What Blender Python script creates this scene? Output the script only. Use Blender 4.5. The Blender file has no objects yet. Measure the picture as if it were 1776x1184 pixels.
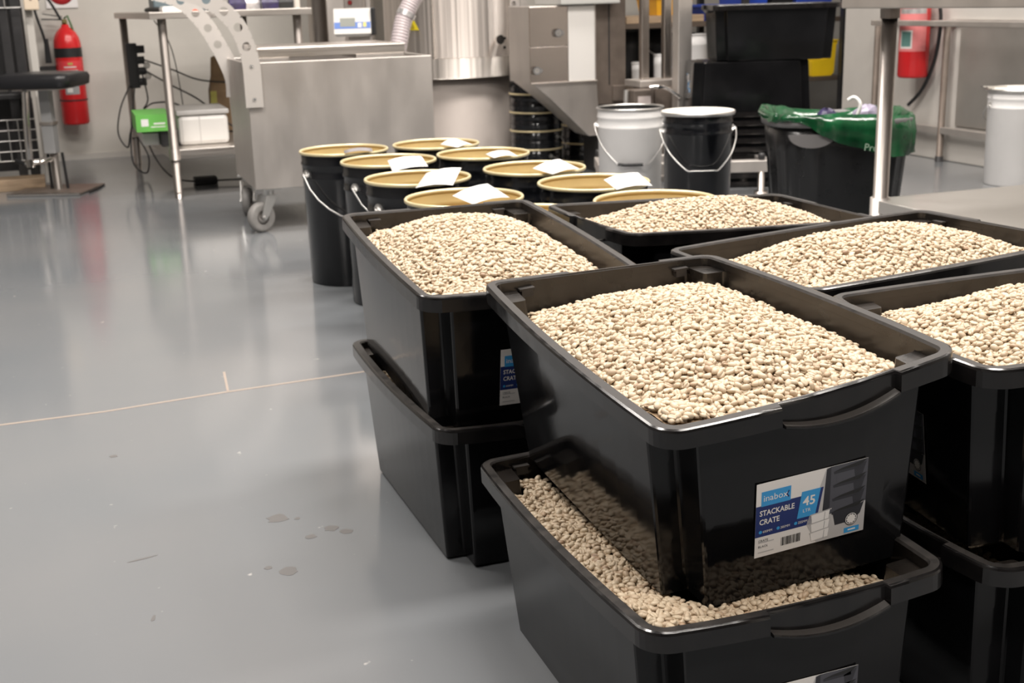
import bpy, math, random
import numpy as np
from mathutils import Vector, Matrix
random.seed(7)
rng = np.random.default_rng(11)
C = bpy.context.scene.collection
SC = bpy.context.scene
PI = math.pi

# ------------------------------------------------------------------ camera, world, lights, exposure
cd = bpy.data.cameras.new('camera')
cam = bpy.data.objects.new('camera', cd)
C.objects.link(cam)
cd.sensor_width = 36.0
cd.lens = 36.0 * 2143.3 / 1776.0
cd.clip_start = 0.05
YAW, PITCH, ROLL = math.radians(19.1), 0.2707, -0.0288
_F = Vector((math.sin(YAW) * math.cos(PITCH), math.cos(YAW) * math.cos(PITCH), -math.sin(PITCH)))
_U0 = Vector((math.sin(YAW) * math.sin(PITCH), math.cos(YAW) * math.sin(PITCH), math.cos(PITCH)))
_R0 = Vector((math.cos(YAW), -math.sin(YAW), 0))
_R = _R0 * math.cos(ROLL) + _U0 * math.sin(ROLL)
_U = -_R0 * math.sin(ROLL) + _U0 * math.cos(ROLL)
cam.matrix_world = Matrix(((_R.x, _U.x, -_F.x, 0), (_R.y, _U.y, -_F.y, 0), (_R.z, _U.z, -_F.z, 0.9099), (0, 0, 0, 1)))
cd.dof.use_dof = True
cd.dof.focus_distance = 1.48
cd.dof.aperture_fstop = 12.0
SC.camera = cam

SC.view_settings.view_transform = 'Standard'
SC.view_settings.look = 'None'
SC.view_settings.gamma = 1.0
SC.view_settings.use_curve_mapping = False
SC.view_settings.exposure = 0.0

w = bpy.data.worlds.new('world')
SC.world = w
w.use_nodes = True
w.node_tree.nodes['Background'].inputs[0].default_value = (0.9, 0.92, 1.0, 1)
w.node_tree.nodes['Background'].inputs[1].default_value = 0.25

def area(name, loc, sx, sy, power, col=(1, 0.937, 0.878), rot=(0, 0, 0)):
    l = bpy.data.lights.new(name, 'AREA')
    l.shape = 'RECTANGLE'; l.size = sx; l.size_y = sy; l.energy = power; l.color = col
    o = bpy.data.objects.new(name, l); o.location = loc; o.rotation_euler = rot
    C.objects.link(o)
    return o
CEIL = 4.0
for (x, y, p) in ((-0.6, 2.9, 130), (1.6, 2.2, 135), (-1.6, 0.6, 65), (0.9, -1.0, 135), (3.5, 3.0, 100), (2.5, 5.2, 100), (4.6, 7.6, 30), (0.4, 5.0, 80)):
    area('ceiling_lamp', (x, y, CEIL - 0.06), 1.3, 0.5, p)

# ------------------------------------------------------------------ mesh helper
class MB:
    def __init__(s):
        s.v = []; s.f = []; s.m = []; s.sm = []
    def add(s, vs, fs, mat=0, smooth=False):
        o = len(s.v)
        s.v += [tuple(p) for p in vs]
        for f in fs:
            s.f.append(tuple(i + o for i in f)); s.m.append(mat); s.sm.append(smooth)
        return s
    def box(s, x0, x1, y0, y1, z0, z1, mat=0):
        vs = [(x0, y0, z0), (x1, y0, z0), (x1, y1, z0), (x0, y1, z0), (x0, y0, z1), (x1, y0, z1), (x1, y1, z1), (x0, y1, z1)]
        return s.add(vs, [(3, 2, 1, 0), (4, 5, 6, 7), (0, 1, 5, 4), (1, 2, 6, 5), (2, 3, 7, 6), (3, 0, 4, 7)], mat)
    def bar(s, a, b, w, h, mat=0, up=(0, 0, 1)):
        a = Vector(a); b = Vector(b); d = (b - a).normalized()
        r = d.cross(Vector(up))
        if r.length < 1e-4: r = d.cross(Vector((1, 0, 0)))
        r.normalize(); u = r.cross(d)
        vs = []
        for p in (a, b):
            for (i, j) in ((-1, -1), (1, -1), (1, 1), (-1, 1)):
                vs.append(p + r * (w / 2 * i) + u * (h / 2 * j))
        return s.add(vs, [(3, 2, 1, 0), (4, 5, 6, 7), (0, 1, 5, 4), (1, 2, 6, 5), (2, 3, 7, 6), (3, 0, 4, 7)], mat)
    def lathe(s, prof, c=(0, 0, 0), n=32, mat=0, smooth=True, axis='z', closed=False, sx=1, sy=1):
        vs = []; fs = []
        for (r, z) in prof:
            for k in range(n):
                t = 2 * PI * k / n
                x, y = r * math.cos(t) * sx, r * math.sin(t) * sy
                if axis == 'z': p = (c[0] + x, c[1] + y, c[2] + z)
                elif axis == 'y': p = (c[0] + x, c[1] + z, c[2] + y)
                else: p = (c[0] + z, c[1] + x, c[2] + y)
                vs.append(p)
        m = len(prof)
        for i in range(m - 1 if not closed else m):
            j = (i + 1) % m
            for k in range(n):
                l = (k + 1) % n
                fs.append((i * n + k, i * n + l, j * n + l, j * n + k))
        s.add(vs, fs, mat, smooth)
        return s
    def cyl(s, c, r, z0, z1, n=24, mat=0, axis='z', r2=None):
        r2 = r if r2 is None else r2
        e = 1e-5
        return s.lathe([(e, z0), (r, z0), (r, z0), (r2, z1), (r2, z1), (e, z1)], c, n, mat, True, axis)
    def tube(s, pts, r, n=8, mat=0, cap=True, closed=False):
        P = [Vector(p) for p in pts]; m = len(P); vs = []; fs = []
        ref = None
        for i, p in enumerate(P):
            if closed: d = P[(i + 1) % m] - P[i - 1]
            else: d = P[min(i + 1, m - 1)] - P[max(i - 1, 0)]
            d.normalize()
            if ref is None:
                ref = d.cross(Vector((0, 0, 1)))
                if ref.length < 0.1: ref = d.cross(Vector((1, 0, 0)))
            ref = (ref - d * ref.dot(d)).normalized()
            b = d.cross(ref)
            rr = r[i] if isinstance(r, (list, tuple)) else r
            for k in range(n):
                t = 2 * PI * k / n
                vs.append(p + ref * (rr * math.cos(t)) + b * (rr * math.sin(t)))
        for i in range(m if closed else m - 1):
            j = (i + 1) % m
            for k in range(n):
                l = (k + 1) % n
                fs.append((i * n + k, i * n + l, j * n + l, j * n + k))
        s.add(vs, fs, mat, True)
        if cap and not closed:
            s.add(vs[:n], [tuple(range(n))[::-1]], mat); s.add(vs[-n:], [tuple(range(n))], mat)
        return s
    def loft(s, rings, mat=0, smooth=False, cap0=False, cap1=False, closed=True):
        n = len(rings[0]); vs = [p for r in rings for p in r]; fs = []
        for i in range(len(rings) - 1):
            for k in range(n if closed else n - 1):
                l = (k + 1) % n
                fs.append((i * n + k, i * n + l, (i + 1) * n + l, (i + 1) * n + k))
        s.add(vs, fs, mat, smooth)
        if cap0: s.add(rings[0], [tuple(range(n))[::-1]], mat)
        if cap1: s.add(rings[-1], [tuple(range(n))], mat)
        return s
    def poly(s, pts, mat=0):
        return s.add(pts, [tuple(range(len(pts)))], mat)
    def plate(s, pts, d, mat=0):
        # extruded polygon: pts (3D), thickness vector d
        d = Vector(d); a = [Vector(p) for p in pts]; b = [p + d for p in a]; n = len(a)
        s.add(a, [tuple(range(n))[::-1]], mat); s.add(b, [tuple(range(n))], mat)
        s.add(a + b, [(k, (k + 1) % n, n + (k + 1) % n, n + k) for k in range(n)], mat)
        return s
    def mesh(s, name, mats):
        me = bpy.data.meshes.new(name)
        me.from_pydata([tuple(p) for p in s.v], [], s.f)
        for m in (mats if isinstance(mats, (list, tuple)) else [mats]): me.materials.append(m)
        me.polygons.foreach_set('material_index', s.m)
        me.polygons.foreach_set('use_smooth', s.sm)
        me.validate(); me.update()
        return me

def link(name, me, parent=None, bevel=0, smooth_angle=None):
    o = bpy.data.objects.new(name, me)
    C.objects.link(o)
    if parent: o.parent = parent
    if bevel:
        b = o.modifiers.new('bevel', 'BEVEL'); b.width = bevel; b.segments = 2; b.limit_method = 'ANGLE'; b.angle_limit = math.radians(40)
    return o
def part(name, mb, mats, parent=None, bevel=0, label=None):
    o = link(name, mb.mesh(name, mats), parent, bevel)
    if label: o['label'] = label
    return o
def thing(name, label, cat, loc=(0, 0, 0), rz=0, group=None):
    o = bpy.data.objects.new(name, None); C.objects.link(o)
    o.empty_display_size = 0.1
    o.location = loc; o.rotation_euler = (0, 0, rz)
    o['label'] = label; o['category'] = cat
    if group: o['group'] = group
    return o
def tag(o, label, cat, group=None):
    o['label'] = label; o['category'] = cat
    if group: o['group'] = group
    return o
def structure(name, mb, mats, bevel=0):
    o = part(name, mb, mats, None, bevel); o['kind'] = 'structure'
    return o
def copy_tree(o, parent=None):
    c = o.copy(); C.objects.link(c); c.parent = parent
    for ch in o.children: copy_tree(ch, c)
    return c
def smooth_path(pts, k=6):
    P = [Vector(p) for p in pts]; out = []
    for i in range(len(P) - 1):
        p0 = P[max(i - 1, 0)]; p1 = P[i]; p2 = P[i + 1]; p3 = P[min(i + 2, len(P) - 1)]
        for j in range(k):
            t = j / k
            out.append(0.5 * ((2 * p1) + (p2 - p0) * t + (2 * p0 - 5 * p1 + 4 * p2 - p3) * t * t + (3 * p1 - p0 - 3 * p2 + p3) * t ** 3))
    out.append(P[-1])
    return out

# ------------------------------------------------------------------ materials
def lin(c):
    return tuple(((x / 255) / 12.92 if x / 255 <= 0.04045 else ((x / 255 + 0.055) / 1.055) ** 2.4) for x in c)
MATS = {}
def mat(name, col, rough=0.5, metal=0.0, vary=0.0, scale=20.0, stretch=(1, 1, 1), bump=0.0, rvary=0.0, col2=None, coat=0.0, spec=None, alpha=1.0, trans=0.0, emit=0.0, ramp=(0.35, 0.7), detail=4.0):
    if name in MATS: return MATS[name]
    m = bpy.data.materials.new(name); m.use_nodes = True
    nt = m.node_tree; b = nt.nodes['Principled BSDF']
    b.inputs['Base Color'].default_value = (*col, 1); b.inputs['Roughness'].default_value = rough; b.inputs['Metallic'].default_value = metal
    if coat: b.inputs['Coat Weight'].default_value = coat; b.inputs['Coat Roughness'].default_value = 0.1
    if spec is not None: b.inputs['Specular IOR Level'].default_value = spec
    if trans: b.inputs['Transmission Weight'].default_value = trans
    if alpha < 1: b.inputs['Alpha'].default_value = alpha
    if emit: b.inputs['Emission Color'].default_value = (*col, 1); b.inputs['Emission Strength'].default_value = emit
    if vary or bump or rvary or col2:
        tc = nt.nodes.new('ShaderNodeTexCoord'); mp = nt.nodes.new('ShaderNodeMapping'); mp.inputs['Scale'].default_value = stretch
        nz = nt.nodes.new('ShaderNodeTexNoise'); nz.inputs['Scale'].default_value = scale; nz.inputs['Detail'].default_value = detail
        nt.links.new(tc.outputs['Object'], mp.inputs['Vector']); nt.links.new(mp.outputs['Vector'], nz.inputs['Vector'])
        rp = nt.nodes.new('ShaderNodeValToRGB'); rp.color_ramp.elements[0].position = ramp[0]; rp.color_ramp.elements[1].position = ramp[1]
        c2 = col2 if col2 else tuple(min(1, x * (1 + vary)) for x in col)
        c1 = col if col2 else tuple(x * (1 - vary) for x in col)
        rp.color_ramp.elements[0].color = (*c1, 1); rp.color_ramp.elements[1].color = (*c2, 1)
        nt.links.new(nz.outputs['Fac'], rp.inputs['Fac']); nt.links.new(rp.outputs['Color'], b.inputs['Base Color'])
        if rvary:
            mr = nt.nodes.new('ShaderNodeMapRange'); mr.inputs[1].default_value = 0.3; mr.inputs[2].default_value = 0.7
            mr.inputs[3].default_value = max(0.02, rough - rvary); mr.inputs[4].default_value = rough + rvary
            nt.links.new(nz.outputs['Fac'], mr.inputs[0]); nt.links.new(mr.outputs[0], b.inputs['Roughness'])
        if bump:
            bp = nt.nodes.new('ShaderNodeBump'); bp.inputs['Strength'].default_value = bump; bp.inputs['Distance'].default_value = 0.004
            nt.links.new(nz.outputs['Fac'], bp.inputs['Height']); nt.links.new(bp.outputs['Normal'], b.inputs['Normal'])
    MATS[name] = m
    return m

steel = mat('brushed_stainless', (0.60, 0.55, 0.51), 0.33, 1.0, vary=0.07, scale=6, stretch=(40, 40, 1), rvary=0.06)
steel_h = mat('brushed_stainless_flat', (0.62, 0.58, 0.54), 0.38, 1.0, vary=0.06, scale=5, stretch=(1, 25, 25), rvary=0.06)
steel_sheet = mat('satin_sheet_steel', (0.60, 0.56, 0.525), 0.46, 0.85, vary=0.06, scale=3, stretch=(3, 3, 1), rvary=0.05)
leg_steel = mat('tube_steel', (0.44, 0.40, 0.37), 0.40, 1.0, vary=0.08, scale=5, stretch=(30, 30, 1), rvary=0.05)
chrome = mat('chrome', (0.75, 0.72, 0.69), 0.12, 1.0)
galv = mat('zinc_wire', (0.66, 0.65, 0.63), 0.3, 0.9)
blackp = mat('black_crate_plastic', (0.0058, 0.0058, 0.0064), 0.11, rvary=0.045, vary=0.3, scale=7, bump=0.012, spec=0.36)
dustp = mat('dusty_crate_plastic', (0.018, 0.0165, 0.0155), 0.58, rvary=0.08, scale=60, col2=(0.046, 0.040, 0.036), bump=0.05, spec=0.35, ramp=(0.3, 0.8))
innerp = mat('inner_crate_plastic', (0.010, 0.0085, 0.0075), 0.30, rvary=0.08, scale=14, col2=(0.026, 0.021, 0.017), ramp=(0.35, 0.75))
edgep = mat('rim_edge_plastic', (0.006, 0.0056, 0.0058), 0.18, rvary=0.07, scale=30, col2=(0.013, 0.0115, 0.011))
ledgep = mat('dusty_highlit_grip', (0.040, 0.036, 0.033), 0.35)  # dust and the ledge's bright highlight in one paler colour
blacksteel = mat('black_pail_enamel', (0.0055, 0.006, 0.0075), 0.14, rvary=0.06, vary=0.3, scale=8, bump=0.04)
whitesteel = mat('white_pail_enamel', (0.74, 0.73, 0.72), 0.32, vary=0.04, scale=6)
gold = mat('gold_lacquer', (0.66, 0.50, 0.23), 0.36, 0.3, vary=0.08, scale=5)
goldrim = mat('gold_lacquer_rim', (0.74, 0.63, 0.38), 0.32, 0.35)
paper = mat('white_paper', (0.86, 0.85, 0.83), 0.7, vary=0.02, scale=12)
greypaper = mat('grey_card', (0.22, 0.205, 0.21), 0.7)
rubber = mat('black_rubber', (0.012, 0.012, 0.013), 0.5, bump=0.02, scale=80)
wheelrub = mat('grey_wheel_rubber', (0.24, 0.23, 0.22), 0.55, vary=0.1, scale=30)
red = mat('red_extinguisher_paint', (0.62, 0.022, 0.025), 0.25, vary=0.05, scale=5)
redlab = mat('red_label', (0.68, 0.05, 0.06), 0.5)
vinyl = mat('black_vinyl', (0.014, 0.014, 0.016), 0.35, bump=0.04, scale=60)
darksteel = mat('dark_painted_steel', (0.028, 0.027, 0.028), 0.4, vary=0.2, scale=12)
brownsteel = mat('brown_worn_steel', (0.20, 0.165, 0.14), 0.45, 0.6, vary=0.15, scale=10)
cream = mat('cream_plastic', (0.72, 0.60, 0.46), 0.45)
whitep = mat('white_plastic', (0.72, 0.70, 0.67), 0.4, vary=0.03, scale=5)
greyp = mat('grey_plastic', (0.30, 0.30, 0.30), 0.4, vary=0.04, scale=12)
greenbox = mat('green_card', (0.16, 0.52, 0.10), 0.5)
brownpaper = mat('brown_paper', (0.24, 0.16, 0.09), 0.75, vary=0.12, scale=14, bump=0.08)
oliveband = mat('yellow_green_paper', (0.42, 0.40, 0.10), 0.7)
bluep = mat('blue_plastic', (0.025, 0.07, 0.44), 0.4, vary=0.06, scale=8)
yellowp = mat('yellow_plastic', (0.84, 0.56, 0.015), 0.4, vary=0.05, scale=8)
orangep = mat('amber_plastic', (0.80, 0.40, 0.02), 0.4, vary=0.05, scale=8)
wood = mat('pale_pine', (0.36, 0.26, 0.17), 0.6, vary=0.18, scale=6, stretch=(1, 12, 12), bump=0.04)
greenbag = mat('green_bin_liner', (0.005, 0.060, 0.020), 0.17, vary=0.5, scale=14, bump=0.6)
binp = mat('black_tub_plastic', (0.0065, 0.0062, 0.0068), 0.3, rvary=0.05, scale=20, vary=0.2)
gripp = mat('worn_grey_plastic', (0.15, 0.145, 0.145), 0.4)
purplew = mat('purple_wrapper', (0.035, 0.026, 0.08), 0.3, vary=0.3, scale=40)
silverw = mat('silver_wrapper', (0.62, 0.60, 0.60), 0.3, 0.6, vary=0.2, scale=40)
navy = mat('navy_print', lin((34, 52, 112)), 0.45)
azure = mat('azure_print', lin((62, 160, 222)), 0.45)
stickw = mat('sticker_white', (0.88, 0.84, 0.80), 0.42)
stickg = mat('sticker_grey', (0.56, 0.54, 0.53), 0.42)
printd = mat('print_dark_grey', (0.035, 0.035, 0.042), 0.45)
printm = mat('print_mid_grey', (0.085, 0.085, 0.10), 0.45)
printl = mat('print_pale', (0.92, 0.89, 0.86), 0.45)
printk = mat('print_black', (0.02, 0.02, 0.02), 0.5)
signw = mat('sign_white', (0.76, 0.74, 0.73), 0.4)
signr = mat('sign_red', (0.70, 0.05, 0.06), 0.4)
signd = mat('sign_dark_red', (0.48, 0.02, 0.03), 0.4)
warny = mat('warning_yellow', (0.86, 0.70, 0.03), 0.4)
tealp = mat('teal_print', (0.10, 0.22, 0.20), 0.5)
lcd = mat('lcd_grey_green', (0.24, 0.25, 0.22), 0.3)
idblue = mat('panel_blue', (0.10, 0.20, 0.55), 0.4)
brass = mat('brass', (0.55, 0.45, 0.2), 0.3, 1.0)
hosep = mat('translucent_hose', (0.56, 0.49, 0.50), 0.3, vary=0.05, scale=10)
brownp = mat('brown_red_plastic', (0.20, 0.05, 0.035), 0.45)
capgrey = mat('pale_green_grey_paint', (0.44, 0.44, 0.42), 0.4)

def floor_material():
    m = bpy.data.materials.new('epoxy_floor'); m.use_nodes = True
    nt = m.node_tree; b = nt.nodes['Principled BSDF']; N = nt.nodes.new; L = nt.links.new
    tc = N('ShaderNodeTexCoord')
    n1 = N('ShaderNodeTexNoise'); n1.inputs['Scale'].default_value = 0.9; n1.inputs['Detail'].default_value = 3
    n2 = N('ShaderNodeTexNoise'); n2.inputs['Scale'].default_value = 55; n2.inputs['Detail'].default_value = 3
    n3 = N('ShaderNodeTexNoise'); n3.inputs['Scale'].default_value = 34; n3.inputs['Detail'].default_value = 2
    for n in (n1, n2, n3): L(tc.outputs['Object'], n.inputs['Vector'])
    r1 = N('ShaderNodeValToRGB'); r1.color_ramp.elements[0].position = 0.35; r1.color_ramp.elements[1].position = 0.7
    r1.color_ramp.elements[0].color = (0.152, 0.163, 0.174, 1); r1.color_ramp.elements[1].color = (0.184, 0.187, 0.191, 1)
    L(n1.outputs['Fac'], r1.inputs['Fac'])
    r3 = N('ShaderNodeValToRGB'); r3.color_ramp.elements[0].position = 0.74; r3.color_ramp.elements[1].position = 0.79
    r3.color_ramp.elements[0].color = (0, 0, 0, 1); r3.color_ramp.elements[1].color = (1, 1, 1, 1)
    L(n3.outputs['Fac'], r3.inputs['Fac'])
    mx = N('ShaderNodeMix'); mx.data_type = 'RGBA'; mx.inputs['B'].default_value = (0.36, 0.35, 0.34, 1)
    L(r3.outputs['Color'], mx.inputs['Factor']); L(r1.outputs['Color'], mx.inputs['A']); L(mx.outputs['Result'], b.inputs['Base Color'])
    mr = N('ShaderNodeMapRange'); mr.inputs[1].default_value = 0.3; mr.inputs[2].default_value = 0.7; mr.inputs[3].default_value = 0.10; mr.inputs[4].default_value = 0.17
    L(n1.outputs['Fac'], mr.inputs[0]); L(mr.outputs[0], b.inputs['Roughness'])
    bp = N('ShaderNodeBump'); bp.inputs['Strength'].default_value = 0.02; bp.inputs['Distance'].default_value = 0.002
    L(n2.outputs['Fac'], bp.inputs['Height']); L(bp.outputs['Normal'], b.inputs['Normal'])
    b.inputs['Specular IOR Level'].default_value = 0.6
    return m
floor_m = floor_material()
concrete = mat('grey_concrete', (0.56, 0.535, 0.49), 0.7, vary=0.09, scale=2.2, bump=0.12, detail=8)
concrete2 = mat('pale_concrete', (0.52, 0.495, 0.46), 0.7, vary=0.06, scale=3, bump=0.1, detail=8)
ceilm = mat('ceiling_paint', (0.42, 0.41, 0.40), 0.8)
dimwall = mat('dim_wall_paint', (0.22, 0.215, 0.21), 0.8)

# ------------------------------------------------------------------ the room
structure('floor', MB().box(-4, 7, -4, 9, -0.1, 0), floor_m)
structure('wall_back', MB().box(-4, 7, 8.35, 8.55, 0, CEIL), concrete)
structure('wall_right', MB().box(4.42, 4.62, -4, 6.52, 0, CEIL), concrete2, 0.006)
structure('wall_left', MB().box(-4.2, -4, -4, 8.55, 0, CEIL), dimwall)
structure('wall_front', MB().box(-4, 7, -4.2, -4, 0, CEIL), mat('dark_reflected_wall', (0.035, 0.035, 0.037), 0.7))  # unseen wall, coloured dark so the crate fronts reflect less light
structure('wall_side', MB().box(7, 7.2, -4, 8.55, 0, CEIL), dimwall)
structure('ceiling', MB().box(-4.2, 7.2, -4.2, 8.55, CEIL, CEIL + 0.1), ceilm)
structure('baseboard_back', MB().box(-4, 2.0, 8.335, 8.35, 0, 0.035), concrete2)
FL = bpy.data.objects['floor']
jl = MB(); 
P0 = Vector((-1.06, 3.03, 0)); P1 = Vector((0.78, 2.78, 0))
seam = mat('floor_seam', (0.33, 0.275, 0.235), 0.4)
stainm = mat('floor_stain', (0.135, 0.130, 0.128), 0.3)
sm_ = MB().plate([(-1.6, 2.845, 0.0), (-0.235, 2.921, 0.0), (-0.007, 2.923, 0.0), (0.278, 2.957, 0), (0.524, 2.975, 0), (1.1, 3.02, 0), (1.1, 3.03, 0), (0.524, 2.985, 0), (0.278, 2.967, 0), (-0.007, 2.932, 0), (-0.235, 2.931, 0.0), (-1.6, 2.855, 0)], (0, 0, 0.0006))
sm_.plate([(0.283, 2.97, 0), (0.289, 2.97, 0), (0.300, 3.14, 0), (0.294, 3.14, 0)], (0, 0, 0.0005))
o = part('seam', sm_, seam, FL); o['kind'] = 'structure'
def blot(x, y, r, sq=1.0, rz=0):
    n = 14; pts = []
    for k in range(n):
        t = 2 * PI * k / n; q = r * random.uniform(0.75, 1.15)
        a, b = q * math.cos(t), q * sq * math.sin(t)
        pts.append((x + a * math.cos(rz) - b * math.sin(rz), y + a * math.sin(rz) + b * math.cos(rz), 0.0))
    o = part('stain', MB().plate(pts, (0, 0, 0.0004)), stainm, FL); o['kind'] = 'structure'
for a in ((0.002, 2.604, 0.009), (0.274, 2.135, 0.020), (0.307, 2.122, 0.006), (0.357, 2.053, 0.013), (0.255, 1.909, 0.016), (0.225, 1.934, 0.007), (0.316, 2.032, 0.010), (0.378, 2.03, 0.012), (0.03, 2.055, 0.026, 0.12, 0.2), (0.031, 1.826, 0.012, 0.3, 1.3)):
    blot(*a)

# ------------------------------------------------------------------ storage crates (600 x 385 x 258 mm)
H = 0.2577
def rounded(poly, r, seg):
    # poly: list of (x,y) CCW rectilinear; returns points with rounded corners
    out = []; n = len(poly)
    for i in range(n):
        p = Vector(poly[i]); a = Vector(poly[i - 1]); b = Vector(poly[(i + 1) % n])
        d1 = (a - p).normalized(); d2 = (b - p).normalized()
        rr = min(r, (a - p).length * 0.49, (b - p).length * 0.49)
        s = p + d1 * rr; e = p + d2 * rr; c = p + d1 * rr + d2 * rr
        for k in range(seg + 1):
            t = k / seg * PI / 2
            q = c - d2 * rr * math.cos(t) - d1 * rr * math.sin(t)
            out.append((q.x, q.y))
    return out
def subdiv(pts, maxl):
    out = []; n = len(pts)
    for i in range(n):
        a = pts[i]; b = pts[(i + 1) % n]
        l = math.hypot(b[0] - a[0], b[1] - a[1]); k = max(1, int(math.ceil(l / maxl)))
        for j in range(k): out.append((a[0] + (b[0] - a[0]) * j / k, a[1] + (b[1] - a[1]) * j / k))
    return out
def bulge(x, y, b, hx=0.19, hy=0.295):
    # push walls outwards, most in the middle of each side
    dx = b * (1 - min(1, abs(y) / hy) ** 2) * max(-1, min(1, x / (hx * 0.85))) if abs(x) > hx * 0.6 else 0
    dy = b * (1 - min(1, abs(x) / hx) ** 2) * max(-1, min(1, y / (hy * 0.9))) if abs(y) > hy * 0.7 else 0
    return x + dx, y + dy
NOT_X, NOT_Y = 0.033, 0.048
def body_ring(z, t, notch, b, r=0.004):
    f = z / H
    hx = 0.165 + (0.1795 - 0.165) * f - t; hy = 0.272 + (0.287 - 0.272) * f - t
    nx, ny = NOT_X, NOT_Y
    base = [(hx, -(hy - ny - t)), (hx, hy - ny - t), (hx - nx, hy - ny - t), (hx - nx, hy), (-(hx - nx), hy), (-(hx - nx), hy - ny - t), (-hx, hy - ny - t), (-hx, -(hy - ny - t)), (-(hx - nx), -(hy - ny - t)), (-(hx - nx), -hy), (hx - nx, -hy), (hx - nx, -(hy - ny - t))]
    pts = rounded(base, r, 2)
    # same subdivision everywhere: work on fixed counts
    out = []; n = len(pts)
    for i in range(n):
        a = pts[i]; c = pts[(i + 1) % n]
        k = 1
        if i % 3 == 2:
            e = i // 3
            k = {0: 10, 3: 8, 6: 10, 9: 8}.get(e, 1)
        for j in range(k): out.append((a[0] + (c[0] - a[0]) * j / k, a[1] + (c[1] - a[1]) * j / k))
    if not notch:
        # slide the notch points out to the full rectangle
        o2 = []
        for (x, y) in out:
            if abs(x) > hx - nx - 0.008 and abs(y) > hy - ny - t - 0.008:
                ax, ay = abs(x), abs(y)
                # u along the notch path: from (hx, hy-ny) through the inner corner to (hx-nx, hy)
                if ax - (hx - nx) >= ay - (hy - ny - t): q = (hx, hy - ny - t + (hx - ax) / nx * (ny + t) * 0.98)
                else: q = (hx - nx + (hy - ay) / (ny + t) * nx * 0.98, hy)
                x, y = math.copysign(q[0], x), math.copysign(q[1], y)
            o2.append((x, y))
        out = o2
    bb = b * f ** 0.8
    return [(*bulge(x, y, bb, hx, hy), z) for (x, y) in out]
def crate_body(b, tw=0.0):
    m = MB(); zs = H - 0.016
    outer = [body_ring(0.0, 0.004, True, b), body_ring(0.005, 0, True, b)]
    for z in (0.05, 0.1, 0.15, 0.2, zs - 0.003): outer.append(body_ring(z, 0, True, b))
    outer += [body_ring(zs - 0.003, 0, False, b), body_ring(H - 0.003, 0, False, b)]
    m.loft(outer, 0, False, cap0=True)
    inner = [body_ring(H - 0.003, 0.003, False, b), body_ring(zs, 0.003, False, b), body_ring(zs, 0.003, True, b)]
    for z in (0.2, 0.15, 0.1, 0.05, 0.004): inner.append(body_ring(z, 0.003, True, b))
    m.loft(inner, 1, False, cap1=True)
    m.loft([outer[-1], inner[0]], 1)
    return m
HX0, HX1 = -0.050, 0.101       # span of the grip in the short rims
def rim_path(b):
    pts = rounded([(0.1925, -0.3), (0.1925, 0.3), (-0.1925, 0.3), (-0.1925, -0.3)], 0.030, 6)
    out = []; n = len(pts)
    for i in range(n):
        a = pts[i]; c = pts[(i + 1) % n]
        l = math.hypot(c[0] - a[0], c[1] - a[1])
        if l > 0.05:
            if abs(a[1] - c[1]) < 1e-6:
                s = 1 if c[0] > a[0] else -1
                xs = [a[0]]
                cuts = sorted([HX0 - 0.002, HX0, (HX0 * 2 + HX1) / 3, (HX0 + HX1 * 2) / 3, HX1, HX1 + 0.002] + [a[0] * 0.8, c[0] * 0.8, a[0] * .55], reverse=(s < 0))
                xs += [q for q in cuts]
                out += [(x, a[1]) for x in xs]
            else:
                for j in range(10): out.append((a[0], a[1] + (c[1] - a[1]) * j / 10))
        else: out.append(a)
    return out
def crate_rim(b):
    path = rim_path(b)
    prof = [(0.018, -0.014), (0.0175, -0.003), (0.015, 0.0), (0.004, 0.0), (0.0012, -0.0012), (0.0, -0.004), (0.0, -0.024), (0.003, -0.024), (0.0032, -0.006), (0.0142, -0.0065)]
    n = len(path); rings = []
    nor = []
    for i, (x, y) in enumerate(path):
        if abs(x) > 0.1626 and abs(y) > 0.2701:
            v = Vector((x - math.copysign(0.1625, x), y - math.copysign(0.27, y)))
            v.normalize()
        elif abs(x) > 0.19: v = Vector((math.copysign(1, x), 0))
        else: v = Vector((0, math.copysign(1, y)))
        nor.append(v)
    for (d, z) in prof:
        ring = []
        for (x, y), v in zip(path, nor):
            dd = d
            if d < 0.0125 and abs(y) > 0.295 and HX0 - 1e-6 <= x <= HX1 + 1e-6: dd = min(d + 0.009, 0.0135)
            px, py = x - v.x * dd, y - v.y * dd
            ring.append((*bulge(px, py, b), H + z - 0.003 * b / 0.011 * (1 - min(1, (abs(x) / 0.19)) ** 2) * (abs(y) > 0.25)))
        rings.append(ring)
    m = MB()
    mats = [1, 0, 0, 2, 2, 2, 2, 2, 2, 1]
    for i in range(len(prof)):
        m.loft([rings[i], rings[(i + 1) % len(prof)]], mats[i], 2 <= i <= 4)
    return m
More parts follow.
